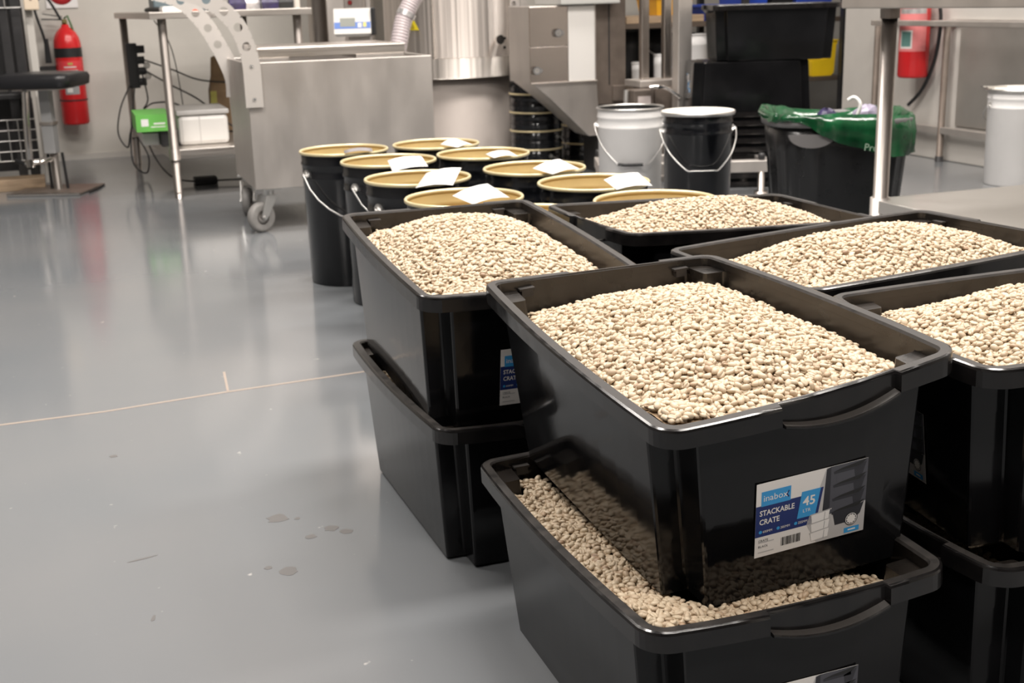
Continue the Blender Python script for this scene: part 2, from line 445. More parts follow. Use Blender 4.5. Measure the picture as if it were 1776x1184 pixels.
def crate_handle(b, sgn):
    m = MB(); rows = []
    mid = (HX0 + HX1) / 2; half = (HX1 - HX0) / 2
    for k in range(17):
        x = HX0 + 0.0006 + (HX1 - HX0 - 0.0012) * k / 16
        u = (x - mid) / half
        _, yo = bulge(x, 0.3, b)
        sag = 0.003 * b / 0.011 * (1 - (x / 0.19) ** 2)
        zt = H - 0.003 - sag; zl = H - 0.026 - 0.012 * (1 - u * u) - sag
        yi = yo - 0.0093
        sec = [(yi, zt), (yi, zl + 0.0055), (yo + 0.0012, zl + 0.0042), (yo + 0.0030, zl + 0.0030), (yo + 0.0030, zl + 0.001), (yo + 0.0015, zl), (yi - 0.0035, zl), (yi - 0.0035, zt)]
        rows.append([(x if sgn > 0 else x, sgn * y, z) for (y, z) in sec])
    m.loft(rows, 0, False, True, True)
    # dust and a painted edge highlight lighten the upward face of the grip ledge
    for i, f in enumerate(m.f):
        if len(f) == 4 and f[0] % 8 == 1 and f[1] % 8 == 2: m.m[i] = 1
    return m
LUG = MB().box(-0.009, 0.009, -0.007, 0.007, -0.010, 0.0).box(-0.012, 0.012, -0.007, 0.004, 0.0, 0.003).mesh('stacking_lug', dustp)

def text_into(mb, body, size, x, y, mat_i, z=0.0, bold=0.0, align='LEFT', sx=1.0):
    cu = bpy.data.curves.new('lettering', 'FONT'); cu.body = body; cu.size = size; cu.offset = bold; cu.align_x = align; cu.resolution_u = 2
    ob = bpy.data.objects.new('lettering', cu); C.objects.link(ob)
    dg = bpy.context.evaluated_depsgraph_get(); dg.update()
    me = bpy.data.meshes.new_from_object(ob.evaluated_get(dg))
    vs = [(x + v.co.x * sx, y + v.co.y, z) for v in me.vertices]
    mb.add(vs, [tuple(p.vertices) for p in me.polygons], mat_i)
    bpy.data.objects.remove(ob); bpy.data.curves.remove(cu); bpy.data.meshes.remove(me)

# label printed on the short end: local plane x (0..147 mm), y (0..98 mm, up)
SW, SH = 0.147, 0.098
def sticker_meshes():
    base = MB().plate([(0, 0, 0), (SW, 0, 0), (SW, SH, 0), (0, SH, 0)], (0, 0, 0.0003))
    p = MB(); Q = lambda u, v, z: (u * SW, (1 - v) * SH, z)
    def quad(pts, m, z): p.poly([Q(u, v, z) for (u, v) in reversed(pts)], m)
    Z1, Z2, Z3, Z4, Z5 = 0.00042, 0.0005, 0.0006, 0.0007, 0.0008
    # photograph on the right half: pale wall, dark side, floor
    quad([(0.62, 0.0), (1, 0.0), (1, 1), (0.56, 1), (0.46, 0.72)], 3, Z1)
    quad([(0.655, 0.0), (1, 0.0), (1, 0.58), (0.62, 0.66)], 4, Z2)
    quad([(0.62, 0.02), (0.66, 0.0), (0.665, 0.55), (0.60, 0.62)], 6, Z3)
    # dark crates, stacked four high
    for k in range(4):
        v0 = 0.10 + k * 0.185
        quad([(0.70, v0), (0.925, v0 - 0.005), (0.905, v0 + 0.165), (0.725, v0 + 0.17)], 7 if k < 3 else 6, Z3)
        quad([(0.87, v0 - 0.01), (0.985, v0 - 0.07), (0.955, v0 + 0.08), (0.89, v0 + 0.16)], 6, Z4)
        quad([(0.685, v0 - 0.022), (0.935, v0 - 0.028), (0.935, v0 + 0.006), (0.69, v0 + 0.012)], 6, Z4)
        quad([(0.76, v0 - 0.05), (0.99, v0 - 0.10), (0.93, v0 - 0.028), (0.69, v0 - 0.022)], 8, Z4)
    # white crates, three high
    for k in range(3):
        v0 = 0.60 + k * 0.125
        quad([(0.50, v0), (0.67, v0 - 0.02), (0.66, v0 + 0.10), (0.51, v0 + 0.115)], 5, Z4)
        quad([(0.49, v0 - 0.01), (0.685, v0 - 0.032), (0.685, v0 - 0.018), (0.49, v0 + 0.006)], 3, Z5)
        quad([(0.625, v0), (0.628, v0), (0.622, v0 + 0.11), (0.619, v0 + 0.11)], 4, Z5)
    # bands
    quad([(0.045, 0.115), (0.305, 0.115), (0.305, 0.31), (0.045, 0.31)], 2, Z2)
    quad([(0.0, 0.30), (0.40, 0.30), (0.58, 0.30), (0.50, 0.72), (0.0, 0.72)], 1, Z1)
    quad([(0.405, 0.245), (0.575, 0.245), (0.535, 0.60), (0.37, 0.60)], 2, Z3)
    quad([(0.575, 0.245), (0.60, 0.245), (0.56, 0.60), (0.535, 0.60)], 1, Z2)
    # grip logo mark
    quad([(0.262, 0.215), (0.285, 0.165), (0.292, 0.18), (0.277, 0.215)], 1, Z3)
    quad([(0.262, 0.215), (0.277, 0.215), (0.292, 0.25), (0.285, 0.265)], 1, Z3)
    text_into(p, 'inabox', 0.0118, 0.060 * SW, (1 - 0.245) * SH, 9, Z4)
    text_into(p, 'STACKABLE', 0.0100, 0.032 * SW, (1 - 0.435) * SH, 0, Z4, 0.0002, sx=0.86)
    text_into(p, 'CRATE', 0.0100, 0.032 * SW, (1 - 0.555) * SH, 0, Z4, 0.0002, sx=0.86)
    text_into(p, '45', 0.0170, 0.475 * SW, (1 - 0.44) * SH, 0, Z4, 0.0003, 'CENTER')
    text_into(p, 'LTR', 0.0062, 0.455 * SW, (1 - 0.53) * SH, 0, Z4, 0.0, 'CENTER')
    for k, s in enumerate(('600MM', '385MM', '255MM')):
        u = 0.045 + k * 0.158
        n = 12
        p.poly([(u * SW + 0.0022 * math.cos(2 * PI * i / n), (1 - 0.655) * SH + 0.0022 * math.sin(2 * PI * i / n), Z4) for i in range(n)], 2)
        text_into(p, s, 0.0047, (u + 0.020) * SW, (1 - 0.672) * SH, 0, Z4, 0.0, sx=0.88)
    # bar code and small print
    x = 0.235; r = random.Random(3)
    while x < 0.405:
        wd = r.choice((0.003, 0.005, 0.008)); quad([(x, 0.80), (x + wd, 0.80), (x + wd, 0.915), (x, 0.915)], 8, Z3); x += wd + r.choice((0.003, 0.005, 0.007))
    text_into(p, 'CRATE', 0.0042, 0.03 * SW, (1 - 0.79) * SH, 4, Z3)
    text_into(p, 'BLACK', 0.0042, 0.03 * SW, (1 - 0.87) * SH, 4, Z3)
    for (v) in (0.935, 0.80):
        quad([(0.03, v - 0.006), (0.17, v - 0.006), (0.17, v + 0.006), (0.03, v + 0.006)], 3, Z2)
    # round badge and little blue tag
    def disc(u, v, r, m, z, n=24):
        p.poly([(u * SW + r * math.cos(2 * PI * i / n), (1 - v) * SH + r * math.sin(2 * PI * i / n), z) for i in range(n)], m)
    disc(0.875, 0.79, 0.0088, 8, Z4 + 0.00005); disc(0.875, 0.79, 0.0078, 5, Z5); disc(0.875, 0.79, 0.0070, 6, Z5 + 0.00004)
    for k in range(10):
        t = 2 * PI * k / 10
        disc(0.875 + 0.0048 / SW * math.cos(t), 0.79 - 0.0048 / SH * math.sin(t), 0.0016, 0, Z5 + 0.00008, 8)
    disc(0.875, 0.79, 0.0048, 0, Z5 + 0.0001)
    quad([(0.815, 0.905), (0.955, 0.905), (0.955, 0.975), (0.815, 0.975)], 2, Z3)
    quad([(0.85, 0.93), (0.92, 0.93), (0.92, 0.95), (0.85, 0.95)], 0, Z4)
    mats = [stickw, navy, azure, stickg, printm, printl, printd, printm, printk, printl]
    return base.mesh('sticker', stickw), p.mesh('printing', mats)
ST_BASE, ST_PRINT = sticker_meshes()
_B = {}
def crate_frame(p):
    x, y, yaw, z, ta, tb = p; t = math.radians(yaw)
    X = Vector((math.cos(t), math.sin(t), ta)); Y = Vector((-math.sin(t), math.cos(t), tb))
    Z = X.cross(Y).normalized(); X.normalize(); Y = Z.cross(X)
    o = Vector((x, y, z)) - Z * H
    return Matrix(((X.x, Y.x, Z.x, o.x), (X.y, Y.y, Z.y, o.y), (X.z, Y.z, Z.z, o.z), (0, 0, 0, 1)))
def twist(me, tw):
    for v in me.vertices:
        v.co.z += tw * (v.co.x / 0.1925) * (v.co.y / 0.3) * (v.co.z / H) ** 2
def make_crate(p, label, b=0.009, tw=0.0, group=None, sticker=True, sx0=0.0):
    r = thing('storage_crate', label, 'crate', group=group)
    r.matrix_world = crate_frame(p)
    key = (b, tw)
    if key not in _B:
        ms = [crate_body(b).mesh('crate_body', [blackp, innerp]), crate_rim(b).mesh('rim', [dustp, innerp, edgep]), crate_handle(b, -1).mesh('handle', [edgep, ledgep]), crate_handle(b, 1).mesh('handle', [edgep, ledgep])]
        if tw:
            for m in ms: twist(m, tw)
        _B[key] = ms
    bm, rm_, h0, h1 = _B[key]
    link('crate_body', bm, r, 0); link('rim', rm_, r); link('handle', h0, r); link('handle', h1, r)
    for (sx, sy) in ((-1, -1), (1, -1), (1, 1), (-1, 1)):
        g = link('stacking_lug', LUG, r)
        g.location = (sx * 0.128, sy * (0.279 + b * 0.45), H - 0.016 + tw * sx * sy * 0.65); g.rotation_euler = (0, 0, PI if sy < 0 else 0)
    if sticker:
        s = link('sticker', ST_BASE, r)
        f = 0.107 / H
        yw = -(0.272 + 0.015 * f) - b * f ** 0.8 - 0.0003
        # tangent to the sloping end wall
        s.location = (-SW / 2 + sx0, yw + 0.0036, 0.058)
        s.rotation_euler = (PI / 2 + math.atan2(0.015 + b * 0.8, H), 0, 0)
        s['label'] = 'printed paper label with blue bands'
        q = link('printing', ST_PRINT, s)
    return r
GC = 'black storage crates of pale beans'
CR = {
 'A': (0.7412, 1.4151, 0.1113, 0.4961, 0.0714, 0.0416), 'A2': (0.7024, 1.3579, -0.2783, 0.2577, 0.0277, -0.0242),
 'B': (0.6618, 2.0608, -0.1122, 0.4961, 0.0005, 0.0676), 'B2': (0.6735, 2.0715, 1.0, 0.2577, 0.0, 0.0),
 'C': (1.2438, 2.2837, -86.4682, 0.468, -0.01, -0.045), 'C2': (1.2438, 2.2837, -87.5, 0.2577, 0, 0),
 'D': (1.2638, 1.7487, -82.0564, 0.49, 0.0, 0.017), 'D2': (1.2700, 1.7500, -84, 0.2577, 0, 0),
 'E': (1.270, 1.260, -95.0, 0.496, -0.014, 0.032), 'E2': (1.2460, 1.236, -90.2497, 0.2577, 0.0, 0.0)}
make_crate(CR['A'], 'black storage crate nearest the camera, heaped with beans, printed label fully visible on its end', 0.011, -0.0104, group=GC)
make_crate(CR['A2'], 'lower black storage crate nearest the camera, beans showing beside the crate it carries', 0.011, group=GC)
make_crate(CR['B'], 'heaped upper black storage crate in front of the gold lined pails on the left', 0.008, group=GC, sx0=0.010)
make_crate(CR['B2'], 'lower black storage crate on the grey floor under the left heaped crate', 0.011, group=GC)
make_crate(CR['C'], 'farthest heaped black storage crate, turned sideways before the black pail with white lid', 0.008, group=GC)
make_crate(CR['C2'], 'lower black storage crate supporting the farthest heaped crate', 0.008, group=GC)
make_crate(CR['D'], 'heaped black storage crate beside the low steel table shelf on the right', 0.008, group=GC)
make_crate(CR['D2'], 'lower black storage crate supporting the heaped crate by the steel table', 0.008, group=GC)
make_crate(CR['E'], 'heaped black storage crate cut by the right picture edge, right of the nearest crate', 0.011, group=GC, sx0=-0.025)
make_crate(CR['E2'], 'lower black storage crate at the right picture edge, in deep shade', 0.011, group=GC, sticker=False)

# ------------------------------------------------------------------ raw coffee beans
beanm = bpy.data.materials.new('raw_bean'); beanm.use_nodes = True
def _bm():
    nt = beanm.node_tree; b = nt.nodes['Principled BSDF']; N = nt.nodes.new; L = nt.links.new
    at = N('ShaderNodeAttribute'); at.attribute_name = 'tone'
    rp = N('ShaderNodeValToRGB'); e = rp.color_ramp.elements
    e[0].position = 0.0; e[0].color = (0.26, 0.16, 0.095, 1)
    e[1].position = 1.0; e[1].color = (0.565, 0.465, 0.335, 1)
    q = rp.color_ramp.elements.new(0.15); q.color = (0.40, 0.285, 0.185, 1)
    q = rp.color_ramp.elements.new(0.45); q.color = (0.505, 0.395, 0.275, 1)
    L(at.outputs['Fac'], rp.inputs['Fac'])
    tc = N('ShaderNodeTexCoord'); nz = N('ShaderNodeTexNoise'); nz.inputs['Scale'].default_value = 260; nz.inputs['Detail'].default_value = 2
    L(tc.outputs['Object'], nz.inputs['Vector'])
    mr = N('ShaderNodeMapRange'); mr.inputs[3].default_value = 0.86; mr.inputs[4].default_value = 1.12
    L(nz.outputs['Fac'], mr.inputs[0])
    mx = N('ShaderNodeMix'); mx.data_type = 'RGBA'; mx.blend_type = 'MULTIPLY'; mx.inputs['Factor'].default_value = 1
    L(rp.outputs['Color'], mx.inputs['A']); L(mr.outputs[0], mx.inputs['B']); L(mx.outputs['Result'], b.inputs['Base Color'])
    b.inputs['Roughness'].default_value = 0.48
_bm()
bean_bed = mat('bean_bed', (0.36, 0.25, 0.15), 0.8, vary=0.2, scale=120)
def bean_template(res):
    if res == 2:
        sec = [(1, 0), (0.82, 0.55), (0.45, 0.9), (0, 1.0), (-0.45, 0.9), (-0.82, 0.55), (-1, 0), (-0.82, -0.34), (-0.17, -0.42), (0, -0.12), (0.17, -0.42), (0.82, -0.34)]; nx = 4
    elif res == 1:
        sec = [(1, 0), (0.7, 0.75), (0, 1.0), (-0.7, 0.75), (-1, 0), (-0.8, -0.36), (-0.17, -0.42), (0, -0.14), (0.17, -0.42), (0.8, -0.36)]; nx = 4
    else:
        sec = [(1, 0), (0.7, 0.75), (-0.7, 0.75), (-1, 0), (-0.75, -0.38), (-0.15, -0.42), (0, -0.1), (0.15, -0.42), (0.75, -0.38)]; nx = 3
    k = len(sec); vs = [(-1, 0, 0.12)]
    for i in range(nx):
        t = -1 + 2 * (i + 1) / (nx + 1); t = math.sin(t * PI / 2 * 0.93)
        r = math.sqrt(1 - t * t)
        for (y, z) in sec: vs.append((t, y * r ** 0.85, z * r ** 0.8))
    vs.append((1, 0, 0.12))
    v = np.array(vs) * np.array([0.0057, 0.0041, 0.0037])
    quads = []; tris = []
    for i in range(nx - 1):
        for j in range(k):
            l = (j + 1) % k
            quads.append((1 + i * k + j, 1 + (i + 1) * k + j, 1 + (i + 1) * k + l, 1 + i * k + l))
    e = len(vs) - 1; o = 1 + (nx - 1) * k
    for j in range(k):
        l = (j + 1) % k
        tris.append((0, 1 + j, 1 + l)); tris.append((e, o + l, o + j))
    return v, np.array(quads), np.array(tris)
def hexgrid(x0, x1, y0, y1, s, jit):
    ys = np.arange(y0, y1, s * 0.866); P = []
    for i, y in enumerate(ys):
        xs = np.arange(x0 + (s / 2 if i % 2 else 0), x1, s); P.append(np.stack([xs, np.full_like(xs, y)], 1))
    P = np.concatenate(P)
    return P + rng.uniform(-jit, jit, P.shape) * s
def bean_mesh(name, pts, nrm, res, tone_shift=0.0):
    n = len(pts); v, q, t = bean_template(res)
    a = rng.uniform(0, 2 * PI, n); flip = rng.random(n) < 0.42
    # local frame: z along the surface normal with a random lean
    zz = nrm + rng.normal(0, 0.33, (n, 3)); zz /= np.linalg.norm(zz, axis=1)[:, None]
    zz[flip] *= -1
    h = np.stack([np.cos(a), np.sin(a), rng.normal(0, 0.12, n)], 1)
    xx = h - zz * (h * zz).sum(1)[:, None]; xx /= np.linalg.norm(xx, axis=1)[:, None]
    yy = np.cross(zz, xx)
    sc = rng.normal(1.0, 0.09, n).clip(0.78, 1.25); sy = rng.normal(1.0, 0.08, n).clip(0.8, 1.2)
    vv = v[None] * sc[:, None, None] * np.stack([np.ones(n), sy, rng.normal(1, .1, n).clip(.75, 1.25)], 1)[:, None, :]
    W = vv[..., 0:1] * xx[:, None] + vv[..., 1:2] * yy[:, None] + vv[..., 2:3] * zz[:, None] + pts[:, None]
    nv = len(v); V = W.reshape(-1, 3)
    off = (np.arange(n) * nv)
    Q = (q[None] + off[:, None, None]).reshape(-1, 4); T = (t[None] + off[:, None, None]).reshape(-1, 3)
    tone = (rng.beta(3.2, 1.7, n) + tone_shift).clip(0, 1); tone[rng.random(n) < 0.025] *= 0.25
    return V, Q, T, np.repeat(tone, nv)
def bean_object(name, V, Q, T, tone, bed):
    me = bpy.data.meshes.new(name)
    bv, bf = bed
    nb = len(V); V = np.concatenate([V, np.array(bv)]); tone = np.concatenate([tone, np.full(len(bv), 0.2)])
    BQ = np.array(bf) + nb
    Q = np.concatenate([Q, BQ])
    me.vertices.add(len(V)); me.vertices.foreach_set('co', V.astype(np.float32).ravel())
    nl = len(Q) * 4 + len(T) * 3
    me.loops.add(nl); me.loops.foreach_set('vertex_index', np.concatenate([Q.ravel(), T.ravel()]).astype(np.int32))
    me.polygons.add(len(Q) + len(T))
    ls = np.concatenate([np.arange(len(Q)) * 4, len(Q) * 4 + np.arange(len(T)) * 3]).astype(np.int32)
    me.polygons.foreach_set('loop_start', ls)
    me.polygons.foreach_set('use_smooth', np.ones(len(ls), dtype=bool))
    mi = np.zeros(len(ls), dtype=np.int32); mi[len(Q) - len(BQ):len(Q)] = 1
    me.materials.append(beanm); me.materials.append(bean_bed)
    me.polygons.foreach_set('material_index', mi)
    at = me.attributes.new('tone', 'FLOAT', 'POINT'); at.data.foreach_set('value', tone.astype(np.float32))
    me.update(); me.validate()
    return link(name, me)
def heap(key, fn, label, res, s1=0.0073, s2=0.0104, region=None, shift=0.0, hx=0.1715, hy=0.279, cover=()):
    """beans poured into crate `key`; fn(x, y) is the local height of the surface"""
    def inside(P, m=0.0):
        ax, ay = np.abs(P[:, 0]), np.abs(P[:, 1])
        notch = (ax > hx - NOT_X - 0.003) & (ay > hy - NOT_Y - 0.003)
        for (sx, sy) in cover: notch &= ~((P[:, 0] * sx > 0) & (P[:, 1] * sy > 0))
        k = (ax < hx - m) & (ay < hy - m) & ~notch
        if region is not None: k &= region(P[:, 0], P[:, 1])
        return k
    base_fn = fn
    def fn(x, y):
        z = base_fn(x, y)
        for (sx, sy) in cover:
            d = np.hypot((x - sx * 0.172) / 0.075, (y - sy * 0.280) / 0.095)
            z = np.maximum(z, H - 0.010 - 0.030 * np.clip(d - 0.55, 0, 3))
        return z
    def layer(s, dz, jz):
        P = hexgrid(-hx, hx, -hy, hy, s, 0.32); P = P[inside(P, 0.003)]
        z = fn(P[:, 0], P[:, 1]); e = 0.004
        gx = (fn(P[:, 0] + e, P[:, 1]) - z) / e; gy = (fn(P[:, 0], P[:, 1] + e) - z) / e
        nr = np.stack([-gx, -gy, np.ones_like(gx)], 1); nr /= np.linalg.norm(nr, axis=1)[:, None]
        return np.stack([P[:, 0], P[:, 1], z + dz + rng.uniform(-jz, jz, len(P))], 1), nr
    a, na = layer(s1, -0.0015, 0.0014); b, nb = layer(s2, 0.0022, 0.0014)
    pts = np.concatenate([a, b]); nr = np.concatenate([na, nb])
    V, Q, T, tone = bean_mesh('b', pts, nr, res, shift)
    nx, ny = 36, 60; xs = np.linspace(-hx, hx, nx); ys = np.linspace(-hy, hy, ny)
    X, Y = np.meshgrid(xs, ys); Zb = fn(X.ravel(), Y.ravel()) - 0.0055
    ok = inside(np.stack([X.ravel(), Y.ravel()], 1), -0.001).reshape(ny, nx)
    bv = np.stack([X.ravel(), Y.ravel(), Zb], 1); bf = []
    for j in range(ny - 1):
        for i in range(nx - 1):
            if ok[j, i] and ok[j + 1, i] and ok[j, i + 1] and ok[j + 1, i + 1]:
                bf.append((j * nx + i, j * nx + i + 1, (j + 1) * nx + i + 1, (j + 1) * nx + i))
    o = bean_object('coffee_bean_heap', V, Q, T, tone, (bv, bf))
    o.matrix_world = crate_frame(CR[key])
    o['kind'] = 'stuff'; o['label'] = label; o['category'] = 'coffee beans'
    return o
def dome(edge, d, hx=0.172, hy=0.28, cx=0.0, cy=0.0, px=2.0, py=2.2, tx=0.0, ty=0.0):
    def f(x, y):
        u = np.minimum(1.0, np.abs(x - cx) / hx); v = np.minimum(1.0, np.abs(y - cy) / hy)
        return edge + d * (1 - u ** px) * (1 - v ** py) + tx * x + ty * y + 0.0022 * np.sin(31 * x + 7 * y) * np.cos(23 * y - 9 * x)
    return f
def beside(key, low, mx, my):
    M = crate_frame(CR[key]).inverted() @ crate_frame(CR[low])
    A = np.array(M)
    def r(x, y):
        P = np.stack([x, y, np.full_like(x, 0.22), np.ones_like(x)], 0); q = A @ P
        return ~((np.abs(q[0]) < mx) & (np.abs(q[1]) < my))
    return r
a2_level = lambda x, y: H - 0.040 + 0.006 * y + 0.003 * np.sin(25 * x + 4) * np.cos(19 * y) - 0.30 * np.maximum(0, x - 0.115) - 0.02 * np.maximum(0, -0.2 - y)
heap('A', dome(H - 0.041, 0.047, cy=-0.01, py=2.6, ty=-0.018), 'heap of pale raw coffee beans in the crate nearest the camera', 2, cover=((-1, -1),))
heap('A2', a2_level, 'strip of raw coffee beans in the lower nearest crate, beside the crate on top', 2, region=beside('A', 'A2', 0.150, 0.255), cover=((-1, -1),))
heap('B', dome(H - 0.040, 0.066, cy=0.0, py=2.6), 'heap of greenish cream raw coffee beans in the left upper crate', 1, shift=0.03)
heap('B2', dome(H - 0.060, 0.0, ty=-0.02), 'dim strip of raw coffee beans inside the lower left crate', 0, region=lambda x, y: x < -0.10)
heap('C', dome(H - 0.040, 0.066), 'heap of raw coffee beans in the farthest crate, before the pails', 0, shift=0.03)
heap('D', dome(H - 0.040, 0.064), 'heap of raw coffee beans in the crate beside the steel table shelf', 1)
heap('E', dome(H - 0.036, 0.058), 'heap of raw coffee beans in the crate at the right picture edge', 2, region=lambda x, y: y < 0.12)
heap('E2', dome(H - 0.070, 0.0), 'few dark raw coffee beans in the shaded lower crate at the right', 0, region=lambda x, y: (y < -0.18))

# ------------------------------------------------------------------ pails
PR, PH = 0.1485, 0.442
def cylp(cx, cy, r, th, z): return (cx + r * math.cos(th), cy + r * math.sin(th), z)
_PM = {}
def pail_meshes(kind):
    if kind in _PM: return _PM[kind]
    outer = [(0.001, 0.004), (0.128, 0.004), (0.131, 0.0), (0.134, 0.004), (0.1405, 0.352), (0.1432, 0.356), (0.1432, 0.362), (0.1408, 0.366), (0.1412, 0.394), (0.1442, 0.399), (0.1442, 0.405), (0.1415, 0.410), (0.1425, 0.434)]
    inner = [(0.1418, 0.434), (0.1405, 0.410), (0.1380, 0.4045), (0.1402, 0.399), (0.1395, 0.30), (0.132, 0.006), (0.001, 0.006)]
    rim = [(0.1412, 0.430), (0.1412, 0.438), (0.1435, 0.4415), (0.1462, 0.442), (0.1484, 0.4395), (0.1484, 0.4345), (0.146, 0.432), (0.1425, 0.432)]
    om, im, rm_ = {'gold': (blacksteel, gold, goldrim), 'white': (whitesteel, rubber, galv), 'blackw': (blacksteel, whitesteel, galv), 'whitelid': (whitesteel, whitesteel, galv)}[kind]
    n = 56
    ms = dict(body=MB().lathe(outer, n=n).mesh('pail_body', om), lining=MB().lathe(inner, n=n).mesh('lining', im), rim=MB().lathe(rim, n=n, closed=True).mesh('rim', rm_))
    e = MB().cyl((0.141, 0, 0.372), 0.013, 0.0, 0.006, 14, 0, 'x').cyl((0.141, 0, 0.372), 0.007, 0.0, 0.013, 12, 0, 'x')
    ms['ear'] = e.mesh('ear', galv)
    _PM[kind] = ms
    return ms
def bail_pts(drop, r=0.1565, flat=False, ze=0.372, swing=0.0):
    pts = [(r - 0.004, 0, ze)]
    if flat:
        P = [(0.0, 0.0), (0.10, 0.25), (0.22, 0.62), (0.36, 0.98), (0.42, 1.0), (0.58, 1.0), (0.64, 0.98), (0.78, 0.62), (0.90, 0.25), (1.0, 0.0)]
    else:
        P = [(k / 14, math.sin(PI * k / 14) ** 0.8) for k in range(15)]
    out = []
    for (t, d) in P:
        th = -PI * t
        rr = r + swing * math.sin(PI * t)
        out.append((rr * math.cos(th), rr * math.sin(th) , ze - drop * d))
    return out
def make_pail(kind, x, y, label, rz=0.0, drop=0.15, group=None, lid=None, flat=False, grip=None, swing=0.0):
    r = thing('metal_pail', label, 'pail', (x, y, 0), rz, group)
    ms = pail_meshes(kind)
    link('pail_body', ms['body'], r); link('lining', ms['lining'], r); link('rim', ms['rim'], r)
    for a in (0, PI):
        e = link('ear', ms['ear'], r); e.rotation_euler = (0, 0, a)
    bp = smooth_path(bail_pts(drop, 0.1575, flat, swing=swing), 3) if flat else bail_pts(drop, swing=swing)
    part('bail', MB().tube(bp, 0.0026, 6), galv, r)
    if grip:
        q = bail_pts(drop, 0.1575, flat, swing=swing); m = [q[len(q) // 2 - 1], q[len(q) // 2], q[len(q) // 2 + 1]]
        part('bail_grip', MB().tube(m, 0.007, 8), rubber, r)
    if lid:
        prof = [(0.001, 0.436), (0.125, 0.437), (0.133, 0.441), (0.1405, 0.444), (0.146, 0.4465), (0.150, 0.4445)]
        part('lid', MB().lathe(prof, n=56), lid, r)
        part('locking_ring', MB().lathe([(0.1495, 0.4455), (0.1525, 0.443), (0.153, 0.436), (0.1505, 0.430), (0.148, 0.433), (0.149, 0.440)], n=56, closed=True), galv, r)
    return r
GP = 'black gold-lined pails in two rows'
pl = [
 ('P1', 0.845, 4.10, 0.30, 'open black pail with gold lining, farthest in the left row, bail hanging outside'),
 ('P2', 0.908, 3.74, 0.52, 'open black gold-lined pail, second from the far end of the left row'),
 ('P3', 0.885, 3.315, 0.45, 'open black gold-lined pail, third in the left row, with a folded white card'),
 ('P4', 0.893, 2.91, 0.2, 'open black gold-lined pail behind the left heaped crate, large white card on its rim'),
 ('P5', 1.163, 4.092, -0.3, 'open black gold-lined pail, farthest in the right row'),
 ('P6', 1.219, 3.748, 2.4, 'open black gold-lined pail, second from far in the right row'),
 ('P7', 1.238, 3.335, 2.2, 'open black gold-lined pail in the middle of the right row'),
 ('P8', 1.275, 2.99, 2.1, 'open black gold-lined pail in the right row, directly behind the nearest one'),
 ('P9', 1.287, 2.645, 2.3, 'open black gold-lined pail nearest in the right row, behind the farthest crate'),
 ('P10', 0.945, 2.59, 1.2, 'mostly hidden black gold-lined pail between two crates, only its gold rim showing')]
PAILS = {k: (x, y) for (k, x, y, a, l) in pl}
for (k, x, y, a, l) in pl: make_pail('gold', x, y, l, a, 0.155, GP)
# cards tucked over the near rims: centre of the card relative to pail centre, corners built as bent sheets
def card(name, label, cat, pts, m, group=None):
    # pts: 4 corners (3D) -> gently curved thin sheet
    a, b, c, d = [Vector(p) for p in pts]; n = (b - a).cross(d - a).normalized(); rows = []
    for i in range(5):
        u = i / 4; row = []
        for j in range(5):
            v = j / 4
            p = (a * (1 - u) + b * u) * (1 - v) + (d * (1 - u) + c * u) * v
            p += n * 0.006 * math.sin(PI * u) * (1 if n.z > 0 else -1)
            row.append(p)
        rows.append(row)
    mb = MB()
    mb.loft(rows, 0, True, closed=False)
    o = link(name, mb.mesh(name, m))
    s = o.modifiers.new('solid', 'SOLIDIFY'); s.thickness = 0.0006
    return tag(o, label, cat, group)
GCD = 'white cards on the pail rims'
def pail_card(key, x, y, w, h_, skew, label, drop=0.018, lift=0.008, m=None, group=GCD, name='paper_card'):
    # card lying over the near rim of pail `key`; (x, y) its middle relative to the pail axis
    w *= 0.92; h = h_ * 0.92
    px, py = PAILS[key]; t = math.radians(skew); ux, uy = math.cos(t), math.sin(t); vx, vy = -uy, ux
    P = lambda a, b, z: (px + x + ux * a + vx * b, py + y + uy * a + vy * b, z)
    card(name, label, 'card', [P(-w / 2, -h / 2, 0.4455 - drop), P(w / 2, -h / 2, 0.4455 - drop * 0.4), P(w / 2 * 0.95, h / 2, 0.4455 + lift * 1.4), P(-w / 2, h / 2, 0.4455 + lift * 0.5)], m or paper, group)
pail_card('P2', 0.022, -0.150, 0.115, 0.110, -6, 'white card over the rim of the second pail in the left row')
pail_card('P3', 0.028, -0.120, 0.110, 0.150, -28, 'large bent white card leaning over the rim of the third left pail', 0.012, 0.016)
pail_card('P4', 0.020, -0.075, 0.125, 0.085, 22, 'white card slanting up on the pail behind the left heaped crate', 0.004, 0.018)
pail_card('P5', 0.030, -0.150, 0.085, 0.085, 30, 'small white card on the farthest pail of the right row', 0.0, 0.012)
pail_card('P6', 0.012, -0.148, 0.085, 0.090, 0, 'white card on the second pail of the right row', 0.0, 0.006)
pail_card('P7', 0.018, -0.130, 0.120, 0.085, 24, 'white card slanting up on the middle pail of the right row', 0.002, 0.016)
pail_card('P8', 0.045, -0.118, 0.105, 0.105, -4, 'white card on the rim of the pail behind the nearest right row pail', 0.006, 0.014)
pail_card('P1', 0.020, -0.135, 0.10, 0.05, -8, 'narrow grey card on the farthest pail of the left row', 0.002, 0.004, greypaper)

